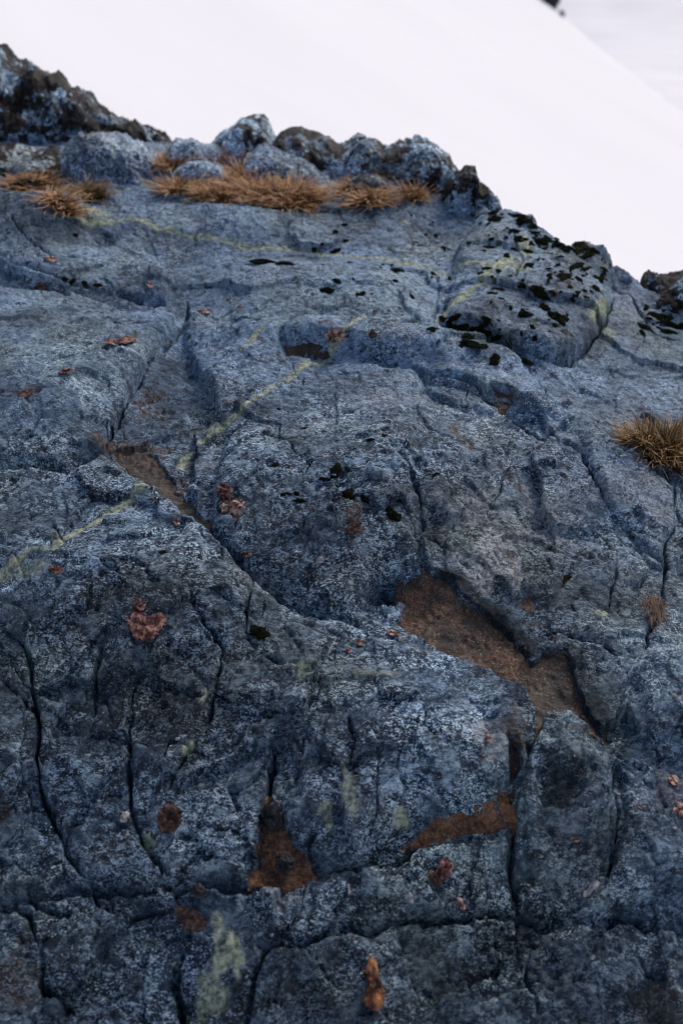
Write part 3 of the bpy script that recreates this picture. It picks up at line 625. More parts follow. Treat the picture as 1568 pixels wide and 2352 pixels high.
mound('boulder', [(1010, 480), (1030, 420), (1050, 392), (1076, 375), (1092, 378), (1100, 408), (1108, 426), (1126, 440), (1150, 480)], 495, .2, M['crag'], 'small jagged dark spire at the right end of the crest boulders', 'boulder', CG, .045, 5, jag=1.0)
mound('boulder', [(1470, 690), (1490, 658), (1510, 645), (1550, 636), (1600, 620), (1700, 600), (1800, 610), (1850, 700)], [(1470, 715), (1850, 800)], .35, M['crag'], 'dark mossy boulder cut by the right edge of the picture', 'boulder', CG, .06, 6, jag=.8)
mound('boulder', [(145, 395), (155, 345), (190, 322), (255, 317), (300, 330), (345, 352), (385, 385), (392, 405)], 425, .30, M['slab'], 'smooth light blue block below the dark crag left of the grass', 'boulder', CG, .05, 7, jag=.3)
mound('boulder', [(375, 352), (400, 322), (440, 318), (495, 330), (545, 350), (590, 368)], 392, .25, M['slab'], 'low light blue slab under the skyline gap', 'boulder', CG, .03, 8, jag=.2)
mound('boulder', [(388, 425), (400, 395), (430, 376), (470, 371), (505, 380), (522, 405), (526, 424)], 430, .14, M['slab'], 'small rounded pale stone enclosed by orange grass tufts', 'boulder', CG, .012, 9)
mound('boulder', [(-120, 360), (-40, 345), (40, 347), (110, 343), (145, 360), (152, 395), (148, 410)], 412, .25, M['grey'], 'brownish grey block behind the left grass tufts', 'boulder', CG, .03, 10, jag=.4)
mound('boulder', [(560, 365), (590, 346), (640, 348), (700, 366), (745, 395), (775, 425)], 430, .25, M['slab'], 'sloping light blue slab behind the widest grass tuft', 'boulder', CG, .035, 11, jag=.3)
mound('boulder', [(796, 425), (812, 408), (850, 401), (885, 412), (908, 440)], 446, .1, M['grey'], 'small whitish stone behind the grass tuft under the broad crag', 'boulder', CG, .012, 12, 90, 50)

# ------------------------------------------------------------------ sediment lying in the pockets
def soil(pts, lift, mat, label, grow=.02):
    P = line(pts); x0, y0 = P.min(0) - grow; x1, y1 = P.max(0) + grow; s_ = .0028
    xs = np.arange(x0, x1, s_); ys = np.arange(y0, y1, s_); X, Y = np.meshgrid(xs, ys)
    ins = inside(X, Y, P); d_, _, _ = seg_dist(X, Y, np.vstack([P, P[:1]])); sdv = np.where(ins, d_, -d_)
    Z = sample(HFILL, X, Y) + z_base(X, Y) - lift + .009 * fbm(X * 17, Y * 19, 3., 5) + .004 * fbm(X * 120 + Y * 40, Y * 120 - X * 40, 5., 3) - .6 * np.clip(-sdv - .002, 0, None)
    keep = sdv > -grow; F = grid_faces(len(ys), len(xs)); F = F[keep.ravel()[F].all(1)]
    used = np.unique(F); rm = np.full(X.size, -1); rm[used] = np.arange(len(used))
    o = mesh_obj('soil', np.stack([X, Y, Z], -1).reshape(-1, 3)[used], rm[F], mat)
    tag(o, label, 'soil', kind='stuff')
    return o
soil(E_POCK, .015, M['soil'], 'large brown silt pocket between the domed rock and the right slab')
soil(S1, .013, M['soil_red'], 'small triangle of brown silt in the lower joint')
soil(S2, .016, M['soil_red'], 'curved band of brown silt under the lower middle block')
soil(S3, .026, M['soil_dark'], 'dark rusty silt in the narrow joint')
soil(S4, .014, M['soil'], 'little brown silt patch under the long overhanging ledge')
soil(S5, .012, M['soil_dark'], 'dark silt strip under the ledge lip')
soil(S6, .007, M['soil_dark'], 'thin dark silt trail along the left gully')
soil(S7, .006, M['soil'], 'small brown silt patch on the right slab above the large pocket')

# ------------------------------------------------------------------ grass
def blade_mesh(spec):
    """spec: list of (root, dir, up, length, droop, width, tone)"""
    V = []; F = []; T = []
    for (r, dx, dy, L_, rise, droop, w, tone, tw) in spec:
        n = 5; b0 = len(V); hd = math.hypot(dx, dy) + 1e-6; sx, sy = -dy / hd, dx / hd
        for i in range(n + 1):
            t_ = i / n; ww = w * (1 - t_ ** 1.6) + .0002
            x = r[0] + dx * L_ * t_ + tw * math.sin(t_ * 4) * sx; y = r[1] + dy * L_ * t_ + tw * math.sin(t_ * 4) * sy; z = r[2] + rise * L_ * t_ - droop * L_ * t_ * t_
            for sgn in (-1, 0, 1):
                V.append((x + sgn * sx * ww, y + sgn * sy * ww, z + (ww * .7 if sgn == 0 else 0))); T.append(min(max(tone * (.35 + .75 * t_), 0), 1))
        for i in range(n):
            for k in (0, 1):
                q = b0 + i * 3 + k; F.append((q, q + 1, q + 4, q + 3))
    return V, F, T
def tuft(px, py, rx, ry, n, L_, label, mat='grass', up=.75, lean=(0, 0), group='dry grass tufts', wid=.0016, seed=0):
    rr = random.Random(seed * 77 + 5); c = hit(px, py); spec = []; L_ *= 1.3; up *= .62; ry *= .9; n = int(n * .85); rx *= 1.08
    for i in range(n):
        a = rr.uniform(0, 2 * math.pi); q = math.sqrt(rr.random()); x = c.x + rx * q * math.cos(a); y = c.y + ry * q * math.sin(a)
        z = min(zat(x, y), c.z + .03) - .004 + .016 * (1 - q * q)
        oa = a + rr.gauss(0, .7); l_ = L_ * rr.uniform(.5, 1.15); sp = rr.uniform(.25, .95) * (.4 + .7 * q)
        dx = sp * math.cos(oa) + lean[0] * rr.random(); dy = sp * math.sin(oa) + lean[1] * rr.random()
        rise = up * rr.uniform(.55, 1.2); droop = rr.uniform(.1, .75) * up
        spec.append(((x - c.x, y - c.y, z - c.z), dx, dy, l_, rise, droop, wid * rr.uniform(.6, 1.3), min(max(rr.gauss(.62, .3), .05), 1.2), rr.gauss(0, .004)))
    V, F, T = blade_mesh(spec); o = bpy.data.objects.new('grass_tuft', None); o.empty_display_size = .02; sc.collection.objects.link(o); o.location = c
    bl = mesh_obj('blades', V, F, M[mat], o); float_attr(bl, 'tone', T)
    V = [(0, 0, .012)]; F = []
    for i in range(1, 7):
        for j in range(28):
            a = 2 * math.pi * j / 28; q = i / 6 * (1 + .12 * math.sin(3 * a + seed) + .1 * rr.random()); x = rx * .95 * q * math.cos(a); y = ry * .95 * q * math.sin(a)
            V.append((x, y, min(zat(c.x + x, c.y + y) - c.z, .03) + .011 * (1 - (i / 6) ** 2) - .006 * (i == 6) + rr.gauss(0, .0018)))
    for i in range(5):
        for j in range(28): F.append((1 + i * 28 + j, 1 + (i + 1) * 28 + j, 1 + (i + 1) * 28 + (j + 1) % 28, 1 + i * 28 + (j + 1) % 28))
    mesh_obj('thatch', V, F, M['thatch'], o)
    tag(o, label, 'grass', group); return o
T_ = tuft
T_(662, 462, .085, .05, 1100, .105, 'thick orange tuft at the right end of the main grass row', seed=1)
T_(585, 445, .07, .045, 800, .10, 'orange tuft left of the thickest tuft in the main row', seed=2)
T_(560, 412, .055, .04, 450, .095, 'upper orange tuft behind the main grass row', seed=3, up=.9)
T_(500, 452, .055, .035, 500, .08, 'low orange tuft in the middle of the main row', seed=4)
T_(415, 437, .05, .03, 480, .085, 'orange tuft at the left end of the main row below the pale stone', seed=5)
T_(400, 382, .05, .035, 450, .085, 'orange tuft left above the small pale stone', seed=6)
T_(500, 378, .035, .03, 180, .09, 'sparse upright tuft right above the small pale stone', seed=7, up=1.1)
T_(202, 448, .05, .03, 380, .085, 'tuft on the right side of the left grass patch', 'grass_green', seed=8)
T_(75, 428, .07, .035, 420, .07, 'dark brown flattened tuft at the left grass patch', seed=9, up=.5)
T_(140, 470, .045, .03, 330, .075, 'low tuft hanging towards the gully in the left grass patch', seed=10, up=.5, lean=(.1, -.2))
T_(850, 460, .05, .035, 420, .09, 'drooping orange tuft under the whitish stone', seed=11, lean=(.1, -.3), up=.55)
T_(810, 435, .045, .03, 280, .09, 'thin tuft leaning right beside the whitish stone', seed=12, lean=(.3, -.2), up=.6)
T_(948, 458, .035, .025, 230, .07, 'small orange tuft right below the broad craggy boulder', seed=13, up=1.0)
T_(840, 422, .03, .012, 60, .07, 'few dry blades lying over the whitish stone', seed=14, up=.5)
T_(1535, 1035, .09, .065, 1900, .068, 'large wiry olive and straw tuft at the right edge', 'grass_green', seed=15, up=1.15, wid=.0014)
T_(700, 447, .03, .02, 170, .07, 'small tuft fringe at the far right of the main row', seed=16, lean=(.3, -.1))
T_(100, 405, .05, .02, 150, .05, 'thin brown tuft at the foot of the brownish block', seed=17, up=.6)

# fibres in the big pocket and the clump in the right joint
def fibres(px, py, n, rx, ry, L_, ang, mat, name, label, cat, seed, rise=.12):
    rr = random.Random(seed); c = hit(px, py); spec = []
    for i in range(n):
        x, y = rr.gauss(0, rx), rr.gauss(0, ry); a = math.radians(ang) + rr.gauss(0, .35)
        z = max(zat(c.x + x, c.y + y) - c.z, 0) + .016
        spec.append(((x, y, z), math.cos(a), math.sin(a), L_ * rr.uniform(.4, 1.1), rise, rise * rr.uniform(.9, 1.4), .0009, rr.uniform(.3, 1), rr.gauss(0, .006)))
    V, F, T = blade_mesh(spec); o = mesh_obj(name, V, F, M[mat]); o.location = c; float_attr(o, 'tone', T); tag(o, label, cat); return o
fibres(985, 1478, 170, .028, .016, .07, -25, 'root', 'root_mat', 'brown matted roots at the left end of the large silt pocket', 'roots', 4)
fibres(1498, 1405, 160, .010, .022, .035, -100, 'root', 'root_clump', 'reddish brown fibre clump stuck in the right joint', 'roots', 5, .3)

# ------------------------------------------------------------------ moss cushions
def cushion_mesh(seed, mat, name='moss_cushion'):
    rr = np.random.default_rng(seed); n = 26; nr_ = 9; V = [(0, 0, .34)]; F = []
    for i in range(1, nr_ + 1):
        r = i / nr_
        for j in range(n):
            a = 2 * math.pi * j / n; rad = r * (1 + .22 * math.sin(2 * a + seed) + .16 * math.sin(5 * a + seed * 2) + rr.normal() * .05)
            z = .34 * (1 - r ** 2.2) - .12 * (r > .99) + rr.normal() * .055 * (r < .97)
            V.append((rad * math.cos(a), rad * math.sin(a), z))
    for j in range(n): F.append((0, 1 + j, 1 + (j + 1) % n))
    for i in range(nr_ - 1):
        for j in range(n):
            a_, b_ = 1 + i * n + j, 1 + i * n + (j + 1) % n; F.append((a_, a_ + n, b_ + n)); F.append((a_, b_ + n, b_))
    for k in range(160):        # stubby shoots
        a = rr.uniform(0, 6.28); r = math.sqrt(rr.random()) * 1.02; z = .34 * (1 - min(r, 1) ** 2.2); x, y = r * math.cos(a), r * math.sin(a); h = rr.uniform(.06, .18); w = .035
        b0 = len(V); dx, dy = rr.normal() * .07, rr.normal() * .07
        V += [(x - w, y - w, z - .02), (x + w, y - w, z - .02), (x, y + w, z - .02), (x + dx, y + dy, z + h)]
        F += [(b0, b0 + 1, b0 + 3), (b0 + 1, b0 + 2, b0 + 3), (b0 + 2, b0, b0 + 3)]
    me = bpy.data.meshes.new(name); me.from_pydata(V, [], F); me.materials.append(mat); return me
CM = [cushion_mesh(s_, M['moss']) for s_ in range(5)] + [cushion_mesh(s_, M['moss_green']) for s_ in range(5, 7)]
mr = random.Random(3)
def cushion(px, py, size, label, group=None, green=False, asp=1.0):
    p = hit(px, py); me = mr.choice(CM[5:] if green else CM[:5]); o = bpy.data.objects.new('moss_cushion', me); sc.collection.objects.link(o)
    n = nrm(p, .02); q = n.to_track_quat('Z', 'Y'); o.rotation_mode = 'QUATERNION'
    from mathutils import Quaternion
    o.rotation_quaternion = q @ Quaternion((0, 0, 1), mr.uniform(-.5, .5) if asp != 1 else mr.uniform(0, 6.28)); o.location = p + n * size * .02
    o.scale = (size * asp, size * .75, size * mr.uniform(.5, .8)); tag(o, label, 'moss', group); return o
for px, py, s_, lb in ((770, 1082, .030, 'dark moss cushion in the upper hollow of the domed rock'), (797, 1140, .036, 'largest black moss cushion in the middle hollow of the domed rock'),
                       (905, 1185, .030, 'black moss cushion with a tail near the right flank of the domed rock'), (633, 1070, .020, 'greenish moss cushion beside the small rust spot on the domed rock'),
                       (595, 1452, .024, 'mossy lump under the small dark overhang left of centre'), (1300, 1332, .026, 'flat olive moss strip on the right slab'), (375, 1268, .012, 'tiny olive moss dot on the lower left shoulder'),
                       (797, 1078, .014, 'small moss cushion right of the upper hollow cushion'), (680, 1133, .013, 'tiny moss cushion left of the largest hollow cushion'), (561, 1410, .012, 'moss speck above the small dark overhang'),
                       (772, 576, .020, 'round moss spot on the pale vein of the upper slab'), (770, 533, .016, 'moss spot above the pale vein on the upper slab'), (793, 516, .014, 'moss spot just below the grass on the upper slab'),
                       (741, 560, .010, 'tiny moss spot left of the vein spot'), (910, 622, .026, 'wide black moss patch right of centre on the upper slab'), (908, 645, .012, 'small moss dot below the wide black patch'),
                       (750, 668, .024, 'ragged moss patch at the lower edge of the upper slab'), (773, 645, .016, 'brownish moss dot right above the ragged patch'), (605, 602, .030, 'elongated moss strip left of centre on the upper slab'),
                       (655, 605, .020, 'moss patch at the right end of the elongated strip'), (175, 541, .014, 'moss dot above the left rounded slab'), (1135, 826, .024, 'moss clump at the end of the rounded ledge'),
                       (1205, 830, .024, 'moss streak on the broken lip right of the ledge'), (995, 757, .020, 'moss cushion at the left end of the ledge cluster'), (640, 940, .010, 'moss speck on the domed rock below the vein'),
                       (1280, 730, .034, 'largest moss cushion on the mossy block'), (1140, 505, .045, 'black moss mat on the skyline step'), (1190, 497, .035, 'moss mat crowning the skyline corner'), (1330, 568, .060, 'brown green moss mat on the skyline of the mossy block')):
    if 'domed' in lb or 'hollow' in lb: s_ *= .7
    cushion(px, py, s_ * (.6 if 'mat' in lb else .8), lb, green=('olive' in lb or 'green' in lb), asp=1.5 if ('strip' in lb or 'mat' in lb) else 1.0)
for px, py, s_ in ((1032, 745, .016), (1060, 752, .02), (1085, 758, .018), (1100, 752, .016), (1120, 765, .016), (1080, 790, .024), (1062, 797, .014), (1075, 772, .018), (1110, 795, .012), (1045, 730, .014), (1015, 732, .012), (1140, 775, .012)):
    cushion(px, py, s_, 'small black moss cushion in the cluster along the top of the rounded ledge', 'moss cushions along the rounded ledge', asp=1.4)
for k in range(135):
    while True:
        px, py = mr.uniform(1110, 1405), mr.uniform(520, 780)
        if py < 790 - .9 * (px - 1250) * (px > 1250) and py > 520 + .4 * max(px - 1230, 0) and mr.random() < .35 + .65 * (px - 1110) / 290: break
    sz_ = .005 + .013 * mr.random() ** 2; zn = 'high on the mossy block under the skyline' if py < 610 else ('on the lower rim of the mossy block' if py > 700 else 'across the middle of the mossy block')
    zn += ', vein side' if px < 1250 else ', outer side'; wd = 'tiny black moss fleck ' if sz_ < .008 else ('small black moss cushion ' if sz_ < .013 else 'broad black moss cushion ')
    cushion(px, py, sz_, wd + zn, 'moss cushions on the mossy block', green=mr.random() < .2, asp=mr.choice([1.0, 1.5]))
for k in range(22):
    px, py = mr.uniform(1470, 1568), mr.uniform(668, 790)
    cushion(px, py, mr.uniform(.008, .022), 'small black moss cushion ' + ('right under the dark boulder at the right edge' if py < 715 else 'in the row well below the dark right boulder'), 'moss cushions below the right boulder')
for k in range(30):
    px = mr.uniform(1130, 1385); py = np.interp(px, [1125, 1222, 1229, 1300, 1368, 1400], [468, 503, 530, 560, 572, 606]) + mr.uniform(2, 18)
    cushion(px, py, mr.uniform(.007, .018), 'small dark moss cushion lining the skyline ' + ('between the spire and the skyline corner' if px < 1228 else 'above the mossy block'), 'moss cushions on the skyline')
for k in range(34):
    cushion(1130 - 430 * mr.random() ** 1.5, mr.uniform(490, 700), mr.uniform(.004, .012), 'tiny dark moss dot scattered on the slab left of the mossy block', 'moss dots on the upper slab')
for px, py, s_ in ((165, 648, .014), (195, 650, .012), (225, 655, .012), (150, 640, .01)):
    cushion(px, py, s_, 'tiny dark moss dot in the long joint under the left rounded slab', 'moss dots in the left joint')
for px, py in ((655, 1135), (690, 1150), (850, 1010), (920, 1150), (890, 1170), (835, 1145), (700, 985), (880, 1000), (1000, 1090), (745, 1100)):
    cushion(px, py, mr.uniform(.006, .011), 'tiny dark moss dot scattered over the domed rock', 'moss dots on the domed rock', asp=1.4)

# ------------------------------------------------------------------ chips of bark, stones
def chip(name, px, py, outline, size, mat, label, cat, rot=0, thick=.22, crumple=.25, group=None, seed=1, lift=.0, holes=False, of=None):
    if 'bark_' in name and name != 'bark_clump': thick *= .6; crumple *= .6
    """irregular flake: outline = radii round the edge"""
    p = hit(px, py); nt_ = 40; nr_ = 9; V = []; n = nrm(p, .02)
    ro = np.interp(np.arange(nt_) / nt_, np.linspace(0, 1, len(outline) + 1), list(outline) + [outline[0]])
    r_ = np.random.default_rng(seed); ro = ro * (1 + .08 * r_.normal(size=nt_))
    P = []
    for s_ in (1, -1):
        for i in range(nr_):
            for j in range(nt_):
                a = 2 * math.pi * j / nt_; q = (i + .001) / (nr_ - 1); P.append((ro[j] * q * math.cos(a), ro[j] * q * math.sin(a), s_, q))
    P = np.array(P); X, Y = P[:, 0], P[:, 1]
    mid = crumple * fbm(X * 1.8 + seed, Y * 1.8, seed * 1.3, 3) + .45 * crumple * fbm(X * 5, Y * 5, seed * 2.1, 3)
    Z = mid + P[:, 2] * thick * .5 * np.sqrt(np.clip(1 - P[:, 3] ** 4, 0, 1)) * (1 + .5 * fbm(X * 5, Y * 5, seed * 3.0, 2)) + thick * .35
    V = np.stack([X, Y, Z], -1) * size
    F = []
    for s_ in (0, 1):
        b0 = s_ * nr_ * nt_
        for i in range(nr_ - 1):
            for j in range(nt_):
                q = (b0 + i * nt_ + j, b0 + (i + 1) * nt_ + j, b0 + (i + 1) * nt_ + (j + 1) % nt_, b0 + i * nt_ + (j + 1) % nt_); F.append(q if s_ == 0 else q[::-1])
    for j in range(nt_):
        a_ = (nr_ - 1) * nt_ + j; b_ = (nr_ - 1) * nt_ + (j + 1) % nt_; o_ = nr_ * nt_; F.append((a_, a_ + o_, b_ + o_, b_))
    o = mesh_obj(name, V, F, M[mat])
    o.rotation_mode = 'QUATERNION'
    from mathutils import Quaternion
    o.rotation_quaternion = n.to_track_quat('Z', 'Y') @ Quaternion((0, 0, 1), math.radians(rot)); o.location = p + n * (lift + size * .22)
    if of:
        o.parent = of; o.matrix_parent_inverse = of.matrix_basis.inverted(); tag(o, label)
    else: tag(o, label, cat, group)
    return o
C_ = chip
big_ = C_('bark_flake', 540, 1170, (1.1, .9, .6, .8, 1.0, .6, .9, 1.0), .033, 'bark_pink', 'big pinkish two lobed bark flake on the left of the domed rock', 'bark', 20, .35, .7, seed=3)
C_('curled_end', 522, 1138, (.7, .75, 1.1, .9, .55, .7, .9, .6), .026, 'bark_red', None, None, 60, .35, .6, seed=2, of=big_)
big_ = C_('bark_flake', 332, 1442, (1.25, .6, .7, 1.0, .75, .9, .85, .7), .036, 'bark_red', 'dark red bark flake with a side twig on the dark left slope', 'bark', 0, .2, .5, seed=4)
C_('twig', 318, 1408, (.5, .6, .9, 1.3, .5, .6, .9, .8), .020, 'bark_red', None, None, -15, .25, .5, seed=14, of=big_)
C_('bark_curl', 855, 2270, (.50, .45, 1.35, .30, .30, .70, 1.05, .75), .033, 'bark_orange', 'glossy orange bark curl near the bottom edge', 'bark', 5, .5, 1.0, seed=5)
big_ = C_('bark_flake', 1015, 1998, (.9, 1.0, .6, .4, .7, 1.0, .6, .7), .020, 'bark_red', 'red brown hooked bark piece below the curved silt band', 'bark', 20, .5, .5, seed=6)
C_('curled_end', 995, 2020, (.5, .6, 1.0, .7, .5, .6, 1.0, .6), .016, 'bark_brown', None, None, 10, .5, .4, seed=7, of=big_)
C_('bark_flake', 1058, 2078, (.5, .6, 1.0, .7, .5, .6, 1.0, .6), .011, 'bark_pink', 'tiny pink bark chip right below the hooked bark', 'bark', 0, .6, .4, seed=8)
C_('bark_flake', 773, 772, (1.1, .8, .7, .8, 1.1, .8, .6, .7), .027, 'bark_pink', 'flat pink brown flake on the ledge in the centre', 'bark', 5, .25, .5, seed=9)
C_('bark_flake', 275, 790, (1.5, .5, .4, .6, 1.4, .5, .4, .6), .034, 'bark_red', 'long red brown flake lying on the left slab', 'bark', -25, .15, .4, seed=10)
C_('bark_flake', 152, 857, (1.1, .5, .7, .6, 1.1, .6, .5, .6), .018, 'bark_red', 'small reddish flake in the middle of the left slab', 'bark', 0, .3, .7, seed=11)
C_('bark_flake', 62, 908, (1.1, .8, .6, .9, 1.0, .6, .9, .8), .024, 'bark_brown', 'brown crust near the left edge of the left slab', 'bark', 0, .15, .3, seed=12)
C_('bark_flake', 97, 661, (1.1, .8, .6, .8, 1.1, .8, .6, .8), .022, 'bark_brown', 'dark brown oval crust under the long left joint', 'bark', 0, .2, .3, seed=13)
C_('bark_flake', 468, 720, (1.2, .6, .5, .6, 1.1, .6, .6, .6), .020, 'bark_pink', 'pale pink chip left on the ledge rim', 'bark', 0, .2, .4, seed=15)
C_('bark_flake', 551, 708, (1.1, .7, .6, .6, 1.0, .6, .7, .8), .012, 'bark_pink', 'small pale chip right on the ledge rim', 'bark', 0, .2, .4, seed=16)
C_('bark_flake', 117, 597, (1.1, .9, .6, .8, 1.0, .8, .6, .9), .019, 'bark_pink', 'light pink lichen crust on the left rounded slab', 'bark', -30, .15, .4, seed=17)
C_('bark_flake', 345, 655, (1.3, .5, .5, .6, 1.1, .6, .4, .6), .016, 'bark_pink', 'pinkish crumb at the right end of the left rounded slab', 'bark', -20, .15, .4, seed=18)
C_('bark_flake', 861, 718, (.9, .8, .6, .8, .9, .7, .9, .8), .008, 'bark_pink', 'tiny pink crumb at the top end of the pale vein', 'bark', 0, .6, .4, seed=19)
C_('bark_flake', 903, 1458, (1.0, .8, .9, .7, 1.0, .8, .6, .8), .013, 'bark_pink', 'pink crumb at the left tip of the large silt pocket', 'bark', 0, .6, .4, seed=20)
C_('bark_flake', 828, 1477, (.7, .9, 1.0, .8, .7, .9, 1.0, .8), .009, 'bark_pink', 'upper of two pink crumbs below the domed rock', 'bark', 0, .7, .3, seed=21)
C_('bark_flake', 800, 1496, (1.0, .9, .8, .8, .9, .9, .8, .8), .007, 'bark_pink', 'lower of two pink crumbs below the domed rock', 'bark', 0, .7, .3, seed=22)
C_('bark_flake', 405, 1199, (1.5, .5, .4, .5, 1.2, .5, .4, .5), .014, 'bark_pink', 'thin reddish sliver on the shoulder below the gully', 'bark', -5, .4, .5, seed=23)
C_('bark_flake', 566, 1273, (1.3, .5, .5, .6, 1.2, .4, .6, .5), .012, 'bark_pink', 'thin pink sliver in the joint below the domed rock', 'bark', 15, .4, .5, seed=24)
C_('bark_flake', 130, 1311, (1.1, .7, .6, .8, 1.1, .6, .6, .6), .015, 'bark_red', 'small rust coloured flake left beside the vein', 'bark', 0, .2, .4, seed=25)
C_('bark_flake', 812, 1214, (1.1, .9, .6, .8, 1.1, .9, .6, .8), .018, 'bark_brown', 'faint brown crust on the face of the domed rock', 'bark', 0, .12, .3, seed=26)
C_('bark_flake', 436, 2107, (1.3, .8, .6, .8, 1.2, .6, .7, .8), .024, 'bark_brown', 'dark brown damp flake in the lower joint', 'bark', -10, .25, .4, seed=27)
C_('bark_flake', 1545, 1795, (1.1, .8, .7, .8, 1.0, .6, .8, .9), .013, 'bark_pink', 'pink crust near the right edge, upper of the pair', 'bark', -20, .15, .4, seed=28)
C_('bark_flake', 1560, 1862, (.8, .8, 1.1, .8, .9, .8, 1.1, .9), .014, 'bark_pink', 'pink crust near the right edge, lower of the pair', 'bark', 0, .15, .4, seed=29)
C_('bark_flake', 1468, 1853, (1.1, .7, .6, .8, 1.1, .7, .6, .7), .006, 'bark_pink', 'tiny orange crumb on the lower right slab', 'bark', 0, .4, .4, seed=30)
C_('bark_flake', 1320, 1928, (1.1, .7, .6, .8, 1.1, .7, .6, .7), .007, 'bark_pink', 'tiny pink crumb below the dark hollow', 'bark', 0, .4, .4, seed=31)
C_('bark_flake', 855, 768, (.9, .7, 1.0, .8, .9, .7, 1.0, .8), .012, 'bark_brown', 'brownish crumb right of the flat pink flake', 'bark', 0, .3, .4, seed=32)
C_('bark_flake', 1120, 1698, (.7, .6, 1.0, .8, .7, .6, 1.0, .8), .009, 'bark_pink', 'tan crumb above the rusty joint', 'bark', 0, .4, .4, seed=33)
C_('bark_clump', 390, 1880, (.9, .9, 1.0, .9, .8, 1.0, .9, .9), .024, 'bark_brown', 'round crumbly brown clump on the lower left face', 'bark', 0, .8, .5, seed=34)
C_('white_pebble', 290, 1878, (.7, .8, 1.0, .8, .8, .7, 1.0, .9), .010, 'pale_chip', 'whitish round pebble left of the brown clump', 'pebble', 0, .9, .3, seed=35)
C_('white_pebble', 735, 1287, (1.1, .8, .7, .7, .9, .8, .7, .8), .009, 'pale_chip', 'bright white chip on the lower part of the domed rock', 'pebble', 0, .5, .3, seed=36)
C_('white_pebble', 527, 925, (1.4, .6, .5, .5, 1.1, .5, .4, .5), .010, 'pale_chip', 'thin white chip beside the pale vein', 'pebble', 5, .4, .4, seed=37)
C_('dark_stone', 637, 1868, (.9, .9, 1.1, .8, .9, 1.0, .9, .9), .024, 'stone', 'dark lumpy stone at the top of the silt triangle', 'stone', 0, 1.0, .5, seed=38)
C_('dark_stone', 655, 1982, (1.1, .8, .9, .8, .9, 1.0, .8, .8), .019, 'stone', 'dark angular stone lying on the silt triangle', 'stone', 0, 1.1, .5, seed=39, lift=.02)
C_('dark_stone', 940, 1948, (1.1, .8, .7, .8, 1.0, .8, .6, .8), .013, 'stone', 'rounded dark pebble at the left end of the curved silt band', 'stone', 0, 1.0, .2, seed=40, lift=.008)
C_('dark_stone', 460, 2046, (1.1, .8, .8, .9, 1.0, .8, .8, .9), .013, 'stone', 'dark pebble wedged in the lower joint', 'stone', 0, 1.0, .3, seed=41)
C_('white_pebble', 396, 2054, (1.0, .7, .7, .8, 1.0, .7, .6, .8), .006, 'pale_chip', 'tiny pinkish white chip at the left end of the lower joint', 'pebble', 0, .7, .3, seed=42)
C_('white_pebble', 943, 2063, (.5, .6, 1.3, .8, .6, .6, 1.1, .6), .008, 'pale_chip', 'upright white fleck below the hooked bark', 'pebble', 15, .3, .3, seed=43)
C_('white_pebble', 800, 2042, (.3, .5, 1.4, .4, .3, .4, 1.2, .4), .007, 'pale_chip', 'small white sliver left of the hooked bark', 'pebble', 0, .3, .3, seed=44)
C_('white_pebble', 1352, 2042, (1.3, .5, .3, .4, 1.2, .5, .3, .4), .016, 'pale_chip', 'cream coloured crust on the lower right slab', 'pebble', 25, .15, .3, seed=45)
C_('white_pebble', 1552, 1603, (.4, .5, 1.3, .5, .4, .5, 1.2, .5), .008, 'pale_chip', 'white sliver on the right slab near the edge', 'pebble', 40, .3, .3, seed=46)
pr = random.Random(9)
for k, (cx_, cy_, sx_, sy_) in enumerate([(345, 915, 8, 14), (345, 950, 6, 12), (375, 962, 12, 4), (365, 1080, 22, 22), (385, 790, 8, 5), (400, 1110, 20, 18), (1300, 1560, 40, 40), (1150, 1540, 60, 20)]):
    nm = ('in the dark upper gully', 'in the dark upper gully', 'in the dark upper gully', 'on the dark silt trail', 'in the joint above the gully', 'on the dark silt trail', 'on the large silt pocket', 'on the large silt pocket')[k]
    for j in range(5):
        C_('grit', cx_ + pr.gauss(0, sx_), cy_ + pr.gauss(0, sy_), (1, .8, .7, .9, 1, .7), pr.uniform(.0025, .0045), 'pale_chip' if k % 3 else 'bark_pink', 'tiny pale grit crumb ' + nm, 'grit', pr.uniform(0, 360), .8, .2,
           group='pale grit crumbs ' + nm, seed=100 + k * 10 + j, lift=.016 if 'large' in nm else .004)

for k in range(70):
    px, py = pr.uniform(20, 1550), pr.uniform(700, 2330); low = py > 1500
    C_('chip', px, py, (1, .8, .6, .9, 1, .5), pr.uniform(.0025, .0048), pr.choice(['pale_chip', 'pale_chip', 'bark_pink']), 'tiny pale chip strewn on the ' + ('lower' if low else 'middle') + ' slabs', 'chip', pr.uniform(0, 360), .5, .2,
       group='tiny chips strewn on the ' + ('lower' if low else 'middle') + ' slabs', seed=300 + k)
# ------------------------------------------------------------------ the snow beyond
def P3(px, py, dist): d_ = ray(px, py); d_ = d_ / np.linalg.norm(d_); return np.array([0, 0, HC]) + d_ * dist
A_, B_, C0 = P3(1245, 0, 75), P3(1568, 255, 60), P3(0, 500, 12)
nrm_ = np.cross(B_ - A_, C0 - A_); nrm_ /= np.linalg.norm(nrm_)
ed = (B_ - A_)[:2]; ed /= np.linalg.norm(ed); out = np.array([-ed[1], ed[0]])
if out @ (C0 - A_)[:2] > 0: out = -out
n1, n2 = 220, 220
al = np.linspace(-1, 1, n1); al = al * 60 + np.sign(al) * np.abs(al) ** 3 * 500; ac_ = -np.linspace(0, 1, n2) ** 2 * 260 + 12
AL, AC = np.meshgrid(al, ac_)
edge_w = 0.5 * fbm(AL * .06, AL * 0, 3., 3) + .25 * fbm(AL * .3, AL * 0, 5., 2)
X = A_[0] + ed[0] * AL + out[0] * (AC); Y = A_[1] + ed[1] * AL + out[1] * (AC)
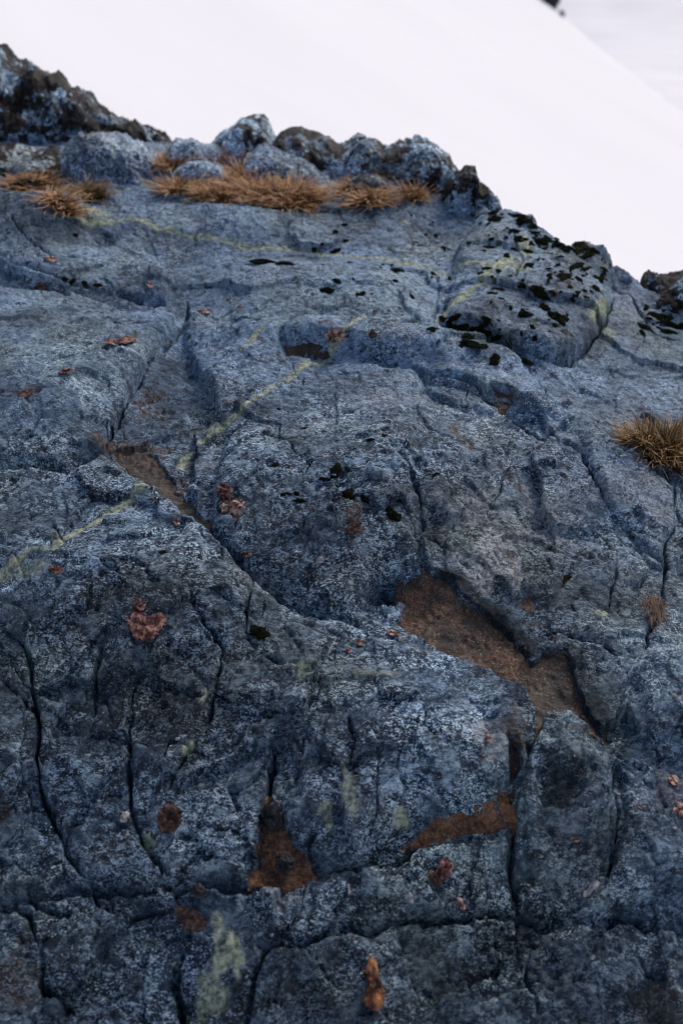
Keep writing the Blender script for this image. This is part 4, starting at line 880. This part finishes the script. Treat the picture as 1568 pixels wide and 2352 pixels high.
Zp = A_[2] - (nrm_[0] * (X - A_[0]) + nrm_[1] * (Y - A_[1])) / nrm_[2]
Zs = Zp + .5 * fbm(X * .05, Y * .05, 2., 3) - np.clip(AC - edge_w, 0, None) ** 1.3 * .9
snow = mesh_obj('snow_slope', np.stack([X, Y, Zs], -1).reshape(-1, 3), grid_faces(n2, n1), M['snow'])
tag(snow, 'smooth white snow slope filling the view behind the crest', 'snow', kind='structure')
g = np.linspace(-1, 1, 240); g = np.sign(g) * np.abs(g) ** 2.5 * 3000; X, Y = np.meshgrid(g, g)
Zf = -70 + 6 * fbm(X * .01, Y * .01, 1., 4) + 1.2 * ridged(X * .05, Y * .05, 1., 3) + np.clip(np.hypot(X, Y) - 600, 0, None) * .03
far = mesh_obj('snow_field', np.stack([X, Y, Zf], -1).reshape(-1, 3), grid_faces(240, 240), M['snow_far'])
tag(far, 'greyer wind worn snowfield beyond the near slope', 'snow', kind='structure')
def outcrop(px, py, dist, sx, sy, sz, label, seed):
    c = P3(px, py, dist); n = 40; V = []
    th = np.linspace(0, math.pi, n); ph = np.linspace(0, 2 * math.pi, n, endpoint=False)
    T1, P1 = np.meshgrid(th, ph, indexing='ij'); x = np.sin(T1) * np.cos(P1); y = np.sin(T1) * np.sin(P1); z = np.cos(T1)
    r = 1 + .35 * fbm(x * 1.5 + seed, y * 1.5, z * 1.5, 4) + .15 * ridged(x * 3, y * 3, z * 3 + seed, 3)
    V = np.stack([x * r * sx, y * r * sy, z * r * sz], -1).reshape(-1, 3); F = []
    for i in range(n - 1):
        for j in range(n): F.append((i * n + j, (i + 1) * n + j, (i + 1) * n + (j + 1) % n, i * n + (j + 1) % n))
    o = mesh_obj('rock_outcrop', V, F, M['far_rock']); o.location = c; tag(o, label, 'rock'); return o
M['far_rock'] = simple('far_dark_rock', [(.35, (.02, .03, .035)), (.6, (.07, .085, .09)), (.8, (.3, .32, .33))], 1.5, .9, .6, .3)
outcrop(1262, -6, 74, .55, 1.0, 1.0, 'dark rock poking out of the snow edge at the top of the picture', 1)
outcrop(1288, 34, 72, .2, .25, .22, 'tiny dark rock spot on the snow edge below the larger one', 2)
print('verts', GX.size)
